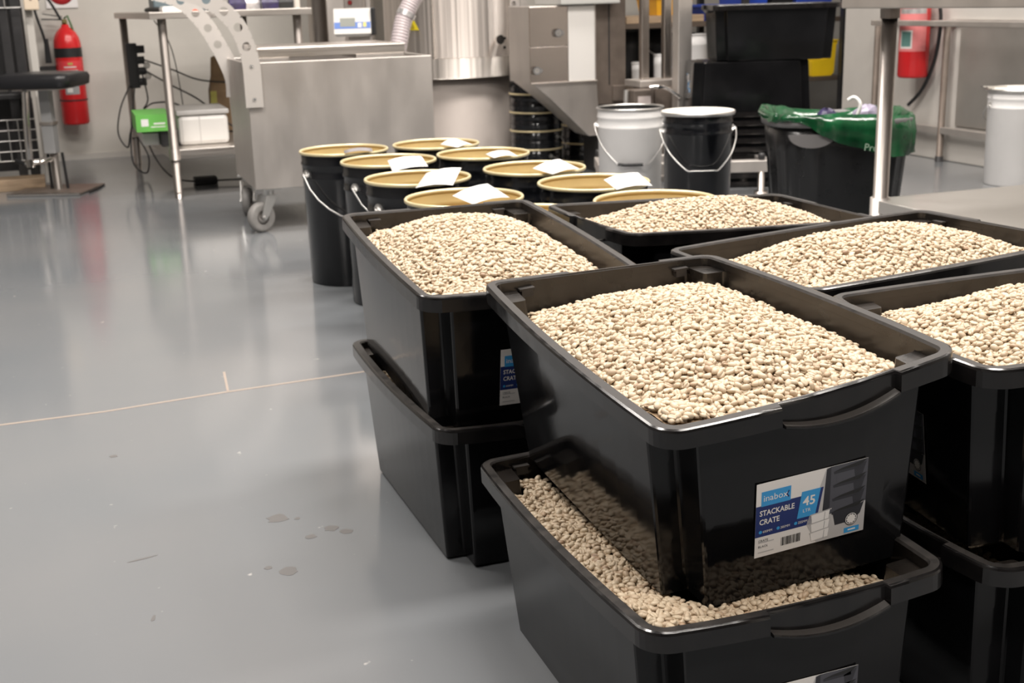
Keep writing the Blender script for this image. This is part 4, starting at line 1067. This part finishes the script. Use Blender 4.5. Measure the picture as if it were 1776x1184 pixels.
cb = thing('control_cabinet', 'tall stainless control cabinet with red button behind the trolley', 'cabinet', (1.68, 7.65, 0), -0.3)
part('cabinet_body', MB().box(-0.14, 0.12, -0.14, 0.2, 0, 2.1), steel, cb, 0.004)
part('door', MB().box(-0.135, -0.035, -0.148, -0.14, 0.1, 2.0), steel_sheet, cb, 0.002)
part('door', MB().box(-0.030, 0.085, -0.148, -0.14, 0.1, 2.0), steel, cb, 0.002)
part('button', MB().cyl((0.005, -0.150, 0.912), 0.013, -0.008, 0.004, 14, 0, 'y'), mat('button_red', (0.35, 0.03, 0.03), 0.35), cb)
part('corner_post', MB().box(0.10, 0.125, -0.16, -0.13, 0, 2.1), steel_sheet, cb, 0.002)
tag(part('vent_pipe', MB().cyl((1.50, 7.80, 0), 0.062, 0, 2.2, 36), steel), 'vertical grey steel vent pipe right of the work table', 'pipe')
tag(part('pole', MB().cyl((1.315, 7.45, 0), 0.017, 0, 2.2, 18), mat('cream_pole_paint', (0.68, 0.62, 0.55), 0.4)), 'thin cream vertical pole behind the work table end', 'pole')

ind = thing('weighing_display', 'white scale display with blue panel strip and grey screen on a stand', 'scale display', (1.468, 6.68, 0.0), -0.30)
part('stand', MB().cyl((0.02, 0.06, 0), 0.016, 0, 0.72, 14).cyl((0.02, 0.06, 0), 0.10, 0, 0.012, 20), steel_sheet, ind)
part('yoke', MB().box(-0.03, 0.09, 0.02, 0.07, 0.715, 0.735).box(0.085, 0.10, 0.0, 0.06, 0.72, 0.80), steel_sheet, ind, 0.002)
cs = MB()
fr = lambda y, sx, z0, z1: [(-0.102 * sx, y, z0), (0.090 * sx, y, z0), (0.098 * sx, y - 0.0, z1), (-0.092 * sx, y, z1)]
cs.loft([[(-0.098, -0.030, 0.752), (0.098, -0.030, 0.752), (0.098, 0.002, 0.882), (-0.098, 0.002, 0.882)], [(-0.098, 0.055, 0.745), (0.098, 0.055, 0.745), (0.098, 0.055, 0.880), (-0.098, 0.055, 0.880)]], 0, False, True, True)
cs.loft([[(-0.098, -0.030, 0.752), (-0.098, 0.055, 0.745), (0.098, 0.055, 0.745), (0.098, -0.030, 0.752)], [(-0.085, -0.015, 0.738), (-0.085, 0.05, 0.738), (0.085, 0.05, 0.738), (0.085, -0.015, 0.738)]], 0, False, False, True)
part('case', cs, whitep, ind, 0.006)
sc_ = MB().box(0.0985, 0.122, -0.022, 0.06, 0.742, 0.884)
part('side_cover', sc_, rubber, ind, 0.006)
def face(u0, u1, v0, v1, d, m=0):  # on the sloping front: u across, v 0..1 up
    pt = lambda u, v: (u, -0.030 + 0.032 * v - d, 0.752 + 0.130 * v + d * 0.24)
    return MB().poly([pt(u0, v0), pt(u1, v0), pt(u1, v1), pt(u0, v1)])
ps = part('panel_strip', face(-0.096, 0.096, 0.20, 0.46, 0.0012), idblue, ind)
part('screen', face(-0.065, 0.015, 0.28, 0.62, 0.002), lcd, ind)
part('key', face(0.028, 0.048, 0.24, 0.42, 0.002), whitep, ps); part('key', face(0.056, 0.074, 0.26, 0.44, 0.002), mat('key_yellow', (0.7, 0.62, 0.2), 0.5), ps)

# ------------------------------------------------------------------ steel hopper to the right of the drum
hp = thing('steel_hopper', 'square stainless hopper with bolted side panel narrowing to a chute below', 'machine', (2.48, 6.15, 0))
LH = lambda x, y, z: (x - 2.48, y - 6.15, z)
def hb(x0, x1, y0, y1, z0, z1): a = LH(x0, y0, z0); c = LH(x1, y1, z1); return MB().box(a[0], c[0], a[1], c[1], a[2], c[2])
part('hopper_box', hb(2.222, 2.585, 6.01, 6.33, 0.487, 0.868), steel_sheet, hp, 0.003)
panel_steel = mat('panel_steel', (0.54, 0.48, 0.44), 0.26, 1.0, vary=0.06, scale=3)
part('side_panel', hb(2.218, 2.424, 6.0, 6.01, 0.492, 0.668), panel_steel, hp, 0.001)
part('side_panel', hb(2.218, 2.424, 5.996, 6.01, 0.672, 0.864), panel_steel, hp, 0.001)
part('glare_panel', hb(2.427, 2.572, 5.998, 6.01, 0.492, 0.864), mat('glare_sheet', (0.86, 0.84, 0.81), 0.5, 0.5), hp, 0.001)  # bright reflection painted as a near-white panel
part('panel_lip', hb(2.22, 2.585, 5.992, 6.012, 0.484, 0.491), steel, hp, 0.001)
for (x, z) in ((2.365, 0.735), (2.245, 0.553)): part('bolt', MB().cyl(LH(x, 5.985, z), 0.021, -0.012, 0.012, 18, 0, 'y').cyl(LH(x + 0.02, 5.985, z), 0.012, -0.01, 0.01, 12, 0, 'y'), chrome, hp)
ch = MB(); ch.loft([[LH(2.235, 6.005, 0.486), LH(2.585, 6.005, 0.486), LH(2.585, 6.32, 0.486), LH(2.235, 6.32, 0.486)], [LH(2.34, 6.02, 0.40), LH(2.595, 6.02, 0.40), LH(2.595, 6.30, 0.40), LH(2.34, 6.30, 0.40)], [LH(2.56, 6.06, 0.20), LH(2.63, 6.06, 0.20), LH(2.63, 6.25, 0.20), LH(2.56, 6.25, 0.20)]], 0, False, False, True)
part('chute', ch, steel_sheet, hp, 0.002)
part('support_column', hb(2.60, 2.77, 6.05, 6.30, 0.36, 2.0), brownsteel, hp, 0.003)
part('column_groove', hb(2.672, 2.678, 6.047, 6.06, 0.46, 1.9), darksteel, hp)
part('column_box', hb(2.69, 2.76, 6.035, 6.05, 0.375, 0.455), brownsteel, hp, 0.002)
part('column_foot', hb(2.62, 2.75, 6.07, 6.28, 0.0, 0.36), darksteel, hp, 0.003)
part('top_casing', hb(2.375, 2.70, 5.96, 6.34, 0.870, 1.35), capgrey, hp, 0.006)

# ------------------------------------------------------------------ lifting stand with slim posts
ls = thing('lifting_stand', 'steel lifting stand with two slim posts, a chrome lever and control box', 'stand', (2.84, 5.82, 0))
LS = lambda x, y, z: (x - 2.84, y - 5.82, z)
def lb(x0, x1, y0, y1, z0, z1): a = LS(x0, y0, z0); c = LS(x1, y1, z1); return MB().box(a[0], c[0], a[1], c[1], a[2], c[2])
for (x, y) in ((2.818, 5.93), (2.925, 5.89)): part('slim_post', lb(x - 0.021, x + 0.021, y - 0.02, y + 0.02, 0.488, 1.9), steel, ls, 0.004)
part('main_post', lb(2.862, 2.938, 5.63, 5.70, 0.03, 1.9), steel_sheet, ls, 0.005)
part('cross_plate', lb(2.735, 2.965, 5.80, 5.99, 0.455, 0.488), steel_sheet, ls, 0.003)
part('column_base', lb(2.78, 2.95, 5.72, 5.98, 0.02, 0.455), brownsteel, ls, 0.006)
part('control_box', lb(2.655, 2.765, 5.70, 5.80, 0.355, 0.452), brownsteel, ls, 0.005)
part('screen', lb(2.675, 2.745, 5.697, 5.70, 0.375, 0.42), mat('pale_screen', (0.50, 0.44, 0.42), 0.3), ls)
part('lever', MB().tube(smooth_path([LS(2.72, 5.66, 0.462), LS(2.76, 5.65, 0.466), LS(2.81, 5.64, 0.455), LS(2.87, 5.62, 0.41)], 6), [0.013] * 8 + [0.009] * 11, 10), chrome, ls)
part('guide_tube', MB().tube([LS(2.64, 5.76, 0.45), LS(2.625, 5.74, 0.30), LS(2.62, 5.74, 0.02)], 0.013, 10), galv, ls)
part('foot_plate', lb(2.70, 3.0, 5.60, 6.0, 0.0, 0.03), steel_sheet, ls, 0.004)

pf = thing('platform_frame', 'low stainless frame with levelling knobs behind the white and black pails', 'frame', (2.7, 5.05, 0))
LP = lambda x, y, z: (x - 2.7, y - 5.05, z)
A_, B_ = Vector(LP(2.30, 5.28, 0.13)), Vector(LP(3.02, 5.03, 0.13))
part('front_bar', MB().bar(A_, B_, 0.05, 0.055), steel_sheet, pf, 0.004)
A2_, B2_ = A_ + Vector((0.10, 0.28, 0)), B_ + Vector((0.10, 0.28, 0))
part('rear_bar', MB().bar(A2_, B2_, 0.05, 0.055), steel_sheet, pf, 0.004)
part('side_bar', MB().bar(A_ , A2_, 0.045, 0.05), steel_sheet, pf, 0.004); part('side_bar', MB().bar(B_, B2_, 0.045, 0.05), steel_sheet, pf, 0.004)
for p in (A_ + Vector((.03, 0, 0)), B_ - Vector((.03, 0, 0)), A2_, B2_):
    lg = part('leg', MB().cyl((p.x, p.y, 0), 0.016, 0.012, 0.104, 14).cyl((p.x, p.y, 0), 0.032, 0.0, 0.012, 18), steel, pf)
    part('knob', MB().lathe([(0.001, 0.16), (0.014, 0.16), (0.017, 0.168), (0.017, 0.182), (0.012, 0.19), (0.001, 0.19)], (p.x, p.y, 0), 16), darksteel, pf)

# ------------------------------------------------------------------ stack of crates in the background
GI = 'upside-down nested empty crates'
ang = -19.1
names = ('topmost', 'second', 'third', 'fourth', 'fifth', 'sixth', 'seventh', 'eighth', 'lowest')
cx, cy = 3.11, 5.40
for k in range(9):
    z = 0.335 - 0.0415 * k
    M = Matrix.Translation((cx, cy, z)) @ Matrix.Rotation(math.radians(ang + 90), 4, 'Z') @ Matrix.Rotation(PI, 4, 'X'); M = M @ Matrix.Translation((0, 0, -H))
    r = make_crate((0, 0, 0, H, 0, 0), names[k] + ' upside-down black crate in the nested stack left of the green-lined bin', 0.0, 0.0, GI, sticker=(k == 0))
    r.matrix_world = M
M = Matrix.Translation((cx + 0.100, cy - 0.036, 0.5945)) @ Matrix.Rotation(math.radians(ang + 90), 4, 'Z')
r = make_crate((0, 0, 0, H, 0, 0), 'upright scuffed black crate on top of the upside-down nested crates', 0.0, 0.0, None, sticker=False)
r.matrix_world = M

# ------------------------------------------------------------------ tub with green liner
bn = thing('rubbish_tub', 'black ribbed plastic tub lined with a green rubbish bag', 'bin', (2.685, 3.99, 0), math.radians(-19.5))
def sup(a, b, n, k, off=0.0, e=3.2):
    out = []
    for i in range(n):
        t = 2 * PI * i / n; c, s = math.cos(t), math.sin(t)
        out.append((math.copysign(abs(c) ** (2 / e), c) * (a + off), math.copysign(abs(s) ** (2 / e), s) * (b + off)))
    return out
NB = 120
def tub_ring(z, off=0.0, rib=0.0):
    f = z / 0.45; P = sup(0.215 + 0.037 * f, 0.165 + 0.03 * f, NB, 0, off)
    return [(x * (1 + (rib if (i % 6) < 2 else 0)), y * (1 + (rib if (i % 6) < 2 else 0)), z) for i, (x, y) in enumerate(P)]
part('tub_body', MB().loft([tub_ring(0.0, -0.01), tub_ring(0.008, 0, 0.02), tub_ring(0.34, 0, 0.02), tub_ring(0.35, 0.004), tub_ring(0.44, 0.006), tub_ring(0.44, 0.0), tub_ring(0.02, -0.008)], 0, True, True, True), binp, bn)
part('rim', MB().loft([tub_ring(0.432, 0.006), tub_ring(0.432, 0.016), tub_ring(0.455, 0.017), tub_ring(0.46, 0.010), tub_ring(0.455, 0.0), tub_ring(0.432, 0.0)], 0, True), gripp, bn)
gp = MB(); ap = []
for k in range(17):
    t = PI + PI * k / 16
    ap.append((-0.135 + 0.085 * math.cos(t), 0, 0.410 + 0.048 * math.sin(t)))
gp.plate([(x, -0.2055, z) for (x, _, z) in ap], (0, 0.012, 0))
part('grip_recess', gp, gripp, bn, 0.002)
rb = random.Random(5); ph = [rb.uniform(0, 6.28) for _ in range(8)]
def wob(t, k): return math.sin(7 * t + ph[k % 8]) * 0.5 + math.sin(17 * t + ph[(k + 3) % 8]) * 0.35 + math.sin(29 * t + ph[(k + 5) % 8]) * 0.25
def liner_ring(zf, off, amp, k):
    P = sup(0.252, 0.195, NB, 0, off); out = []
    for i, (x, y) in enumerate(P):
        t = 2 * PI * i / NB; g = amp * wob(t, k)
        out.append((x * (1 + g / 0.25), y * (1 + g / 0.25), zf(t) + amp * 0.8 * wob(t, k + 2)))
    return out
def hem(t):   # hem height round the tub: high at the front left, low on the right
    x, y = math.cos(t), math.sin(t)
    lo = 0.325; hi = 0.452
    if y < 0: f = max(0, min(1, (x + 0.55) / 0.9))
    else: f = max(0, min(1, (x + 0.2) / 1.0))
    f = f * f * (3 - 2 * f)
    return hi + (lo - hi) * f
top = lambda t: 0.470 + 0.020 * max(0, -math.cos(t)) + 0.008 * math.sin(3 * t)
rings = [liner_ring(lambda t: 0.25, -0.055, 0.008, 1), liner_ring(lambda t: 0.36, -0.04, 0.010, 2), liner_ring(lambda t: 0.43, -0.018, 0.006, 3), liner_ring(lambda t: top(t) - 0.004, 0.004, 0.004, 4), liner_ring(top, 0.014, 0.005, 4), liner_ring(lambda t: top(t) * 0.6 + hem(t) * 0.4, 0.023, 0.0055, 5), liner_ring(lambda t: top(t) * 0.25 + hem(t) * 0.75, 0.022, 0.0065, 6), liner_ring(hem, 0.020, 0.007, 7)]
part('liner', MB().loft(rings, 0, True, True), greenbag, bn)
lt = MB(); text_into(lt, 'Pro', 0.036, 0, 0, 0)
lo = part('liner_lettering', lt, mat('pale_print', (0.30, 0.42, 0.32), 0.5), bn); lo.location = (0.045, -0.2225, 0.352); lo.rotation_euler = (PI / 2, 0.12, 0.03)
def crumple(name, label, loc, s, m, seed):
    rr = random.Random(seed); mb = MB(); n, k = 9, 7; rings = []
    for j in range(k):
        v = PI * (j + 0.5) / k
        rings.append([(s[0] * math.sin(v) * math.cos(2 * PI * i / n) * rr.uniform(0.7, 1.15), s[1] * math.sin(v) * math.sin(2 * PI * i / n) * rr.uniform(0.7, 1.15), s[2] * math.cos(v) * rr.uniform(0.85, 1.1)) for i in range(n)])
    mb.loft(rings[::-1], 0, False, True, True)
    o = part(name, mb, m); o.location = loc
    return tag(o, label, 'rubbish', 'rubbish in the lined tub')
BP = lambda x, y, z: tuple(Matrix.Translation((2.685, 3.99, 0)) @ Matrix.Rotation(math.radians(-19.5), 4, 'Z') @ Vector((x, y, z)))
crumple('wrapper', 'dark purple crumpled wrapper in the green bin bag', BP(-0.05, -0.05, 0.445), (0.045, 0.04, 0.045), purplew, 1)
crumple('wrapper', 'silver crumpled wrapper beside the purple one in the bin', BP(0.01, -0.06, 0.425), (0.04, 0.04, 0.04), silverw, 2)
crumple('wrapper', 'lilac-grey wrapper sticking out of the bin beside the table leg', BP(0.11, 0.0, 0.455), (0.05, 0.05, 0.04), mat('lilac_wrapper', (0.30, 0.27, 0.36), 0.35, vary=0.2, scale=40), 3)
crumple('wrapper', 'greenish crumpled waste at the bottom of the lined bin', BP(0.0, 0.03, 0.36), (0.15, 0.11, 0.06), greenbag, 4)
o = part('paper_strip', MB().tube(smooth_path([BP(0.045, -0.02, 0.40), BP(0.06, -0.05, 0.45), BP(0.07, -0.06, 0.50), BP(0.05, -0.05, 0.525), BP(0.03, -0.04, 0.515)], 5), [0.007] * 21, 5), paper); tag(o, 'white twisted paper strip poking up from the bin', 'rubbish')

# ------------------------------------------------------------------ front steel table on the right
ft = thing('steel_table', 'stainless steel table with low shelf and round legs at the right edge', 'table', (3.0, 2.8, 0))
LF = lambda x, y, z: (x - 3.0, y - 2.8, z)
def fb(x0, x1, y0, y1, z0, z1): a = LF(x0, y0, z0); c = LF(x1, y1, z1); return MB().box(a[0], c[0], a[1], c[1], a[2], c[2])
part('tabletop', fb(2.235, 3.75, 2.35, 3.32, 0.852, 0.90), steel_sheet, ft, 0.004)
part('low_shelf', fb(2.335, 3.70, 2.42, 3.27, 0.232, 0.272), mat('pale_sheet_steel', (0.62, 0.60, 0.57), 0.36, 0.75, vary=0.04, scale=3), ft, 0.003)
for (x, y) in ((2.357, 3.245), (2.357, 2.45), (3.66, 3.245), (3.66, 2.45)):
    lg = part('leg', MB().cyl(LF(x, y, 0), 0.0235, 0.03, 0.852, 28), leg_steel, ft)
    part('shelf_collar', MB().cyl(LF(x, y, 0), 0.031, 0.215, 0.278, 24), steel_sheet, lg)
    part('foot', MB().cyl(LF(x, y, 0), 0.02, 0, 0.035, 18), steel, lg)
    part('top_socket', MB().cyl(LF(x, y, 0), 0.029, 0.82, 0.852, 24), steel, lg)

bw = thing('steel_bench', 'narrow steel bench with thin legs along the right wall', 'bench', (4.3, 5.0, 0))
LB = lambda x, y, z: (x - 4.3, y - 5.0, z)
def bb_(x0, x1, y0, y1, z0, z1): a = LB(x0, y0, z0); c = LB(x1, y1, z1); return MB().box(a[0], c[0], a[1], c[1], a[2], c[2])
part('front_rail', bb_(4.185, 4.225, 3.4, 5.93, 0.712, 0.74), steel_sheet, bw, 0.003)
part('rear_rail', bb_(4.400, 4.418, 3.4, 6.15, 0.712, 0.74), steel_sheet, bw, 0.003)
for y in (5.52, 3.6): part('bracket', bb_(4.20, 4.405, y - 0.018, y + 0.018, 0.712, 0.738), steel_sheet, bw, 0.002)
part('lower_rail', bb_(4.355, 4.39, 3.4, 6.15, 0.15, 0.185), steel_sheet, bw, 0.003)
for y in (6.12, 5.52, 3.6):
    lg = part('leg', MB().cyl(LB(4.37, y, 0), 0.018, 0.02, 0.712, 18), brownsteel, bw)
    part('foot', MB().cyl(LB(4.37, y, 0), 0.022, 0, 0.03, 16), darksteel, lg)
tag(part('splash_panel', MB().box(4.408, 4.419, 3.3, 5.46, 0.195, 0.70), mat('dull_splash_steel', (0.50, 0.48, 0.45), 0.42, 0.8, vary=0.12, scale=3), None, 0.001), 'dull steel splash panel on the right wall behind the pail', 'panel')

# ------------------------------------------------------------------ storage shelving at the back
sh = thing('shelving_unit', 'dark metal storage shelving against the back wall', 'shelving', (4.1, 7.45, 0))
LV = lambda x, y, z: (x - 4.1, y - 7.45, z)
def sb(x0, x1, y0, y1, z0, z1): a = LV(x0, y0, z0); c = LV(x1, y1, z1); return MB().box(a[0], c[0], a[1], c[1], a[2], c[2])
for x in (3.25, 4.12, 4.86):
    for y in (7.18, 7.78): part('upright', sb(x - 0.02, x + 0.02, y - 0.02, y + 0.02, 0, 1.9), darksteel, sh, 0.002)
for z in (0.355, 0.735, 1.35): part('shelf', sb(3.24, 4.88, 7.20, 7.76, z - 0.03, z), mat('shelf_board_brown', (0.085, 0.062, 0.045), 0.6) if z < 1 else brownsteel, sh, 0.002)
def bin_box(name, x, y, z, w_, d, h, m, label, cat, group=None):
    mb = MB(); t = 0.006
    R = lambda s, zz: [(-w_ / 2 * s, -d / 2 * s, zz), (w_ / 2 * s, -d / 2 * s, zz), (w_ / 2 * s, d / 2 * s, zz), (-w_ / 2 * s, d / 2 * s, zz)]
    mb.loft([R(0.88, 0), R(0.99, h - 0.02), R(1.06, h - 0.018), R(1.06, h), R(0.96, h), R(0.86, 0.008)], 0, False, True, True)
    o = part(name, mb, m, None, 0.003); o.location = (x, y, z); return tag(o, label, cat, group)
GBn = 'blue bins on the upper shelf'
bin_box('storage_bin', 3.99, 7.42, 0.736, 0.20, 0.34, 0.10, bluep, 'low blue storage bin just left of the top black crate', 'storage bin', GBn)
bin_box('storage_bin', 4.24, 7.42, 0.736, 0.18, 0.34, 0.17, bluep, 'blue storage bin behind the left end of the top black crate', 'storage bin', GBn)
bin_box('storage_bin', 4.68, 7.42, 0.736, 0.28, 0.34, 0.18, bluep, 'blue storage bin behind the right end of the top black crate', 'storage bin', GBn)
bin_box('storage_bin', 4.44, 7.40, 0.736, 0.16, 0.30, 0.18, rubber, 'black storage bin between two blue ones on the upper shelf', 'storage bin')
bin_box('storage_bin', 3.66, 7.40, 0.78, 0.26, 0.3, 0.12, orangep, 'amber storage bin on cardboard behind the slim steel posts', 'storage bin')
tag(part('cardboard_sheet', MB().box(3.32, 3.86, 7.24, 7.6, 0.736, 0.779), wood, None, 0.002), 'brown flat cardboard pile under the amber storage bin', 'cardboard')
yb = thing('open_bin', 'yellow open-front bin right of the black crate stack', 'storage bin', (4.745, 7.28, 0.356))
ym = MB(); pr_ = [(-0.09, 0.0), (0.06, 0.0), (0.078, 0.02), (0.09, 0.20), (0.098, 0.205), (0.098, 0.222), (0.05, 0.222), (0.03, 0.11), (-0.09, 0.10)]
ym.plate([(x, -0.06, z) for (x, z) in pr_], (0, 0.28, 0))
part('bin_shell', ym, yellowp, yb, 0.004)
part('bin_lip', MB().box(0.045, 0.104, -0.066, 0.226, 0.2225, 0.232), yellowp, yb, 0.002)
def can(name, x, y, z, r, h, m, label, cat, group=None):
    t = thing(name, label, cat, (x, y, z), 0, group)
    part('can_body', MB().lathe([(0.001, 0), (r * 0.96, 0), (r * 0.97, 0.004), (r * 0.97, h * 0.62), (r, h * 0.65), (r * 0.985, h * 0.68), (r, h - 0.012), (r * 1.0, h - 0.012)], n=32), m, t)
    part('lid', MB().lathe([(r * 1.0, h - 0.014), (r * 1.04, h - 0.012), (r * 1.04, h - 0.002), (r * 0.94, h), (r * 0.90, h - 0.004), (0.001, h - 0.004)], n=32), m, t)
    return t
GW = 'white cans on the lower shelf'
can('paint_can', 3.605, 7.33, 0.356, 0.050, 0.185, whitesteel, 'tall narrow white can between the two slim steel posts', 'can', GW)
can('paint_can', 3.46, 7.35, 0.356, 0.05, 0.14, whitesteel, 'short white can left of the slim steel posts', 'can', GW)
can('white_tub', 3.815, 7.36, 0.356, 0.124, 0.10, whitesteel, 'low white tub under the taller one behind the square post', 'tub')
can('white_tub', 3.815, 7.36, 0.457, 0.126, 0.205, whitesteel, 'taller white tub stacked behind the square steel post', 'tub')
can('dark_pail', 3.47, 7.58, 0.356, 0.10, 0.34, darksteel, 'dark pail behind the short white can on the lower shelf', 'pail', 'dark pails on the lower shelf')
d2 = can('dark_pail', 3.69, 7.58, 0.356, 0.10, 0.345, rubber, 'dark pail behind the tall narrow white can', 'pail', 'dark pails on the lower shelf')
part('bail', MB().tube(smooth_path([(-0.10, -0.02, 0.26), (-0.09, -0.08, 0.20), (-0.04, -0.115, 0.17), (0.02, -0.12, 0.18)], 6), 0.005, 6), galv, d2)
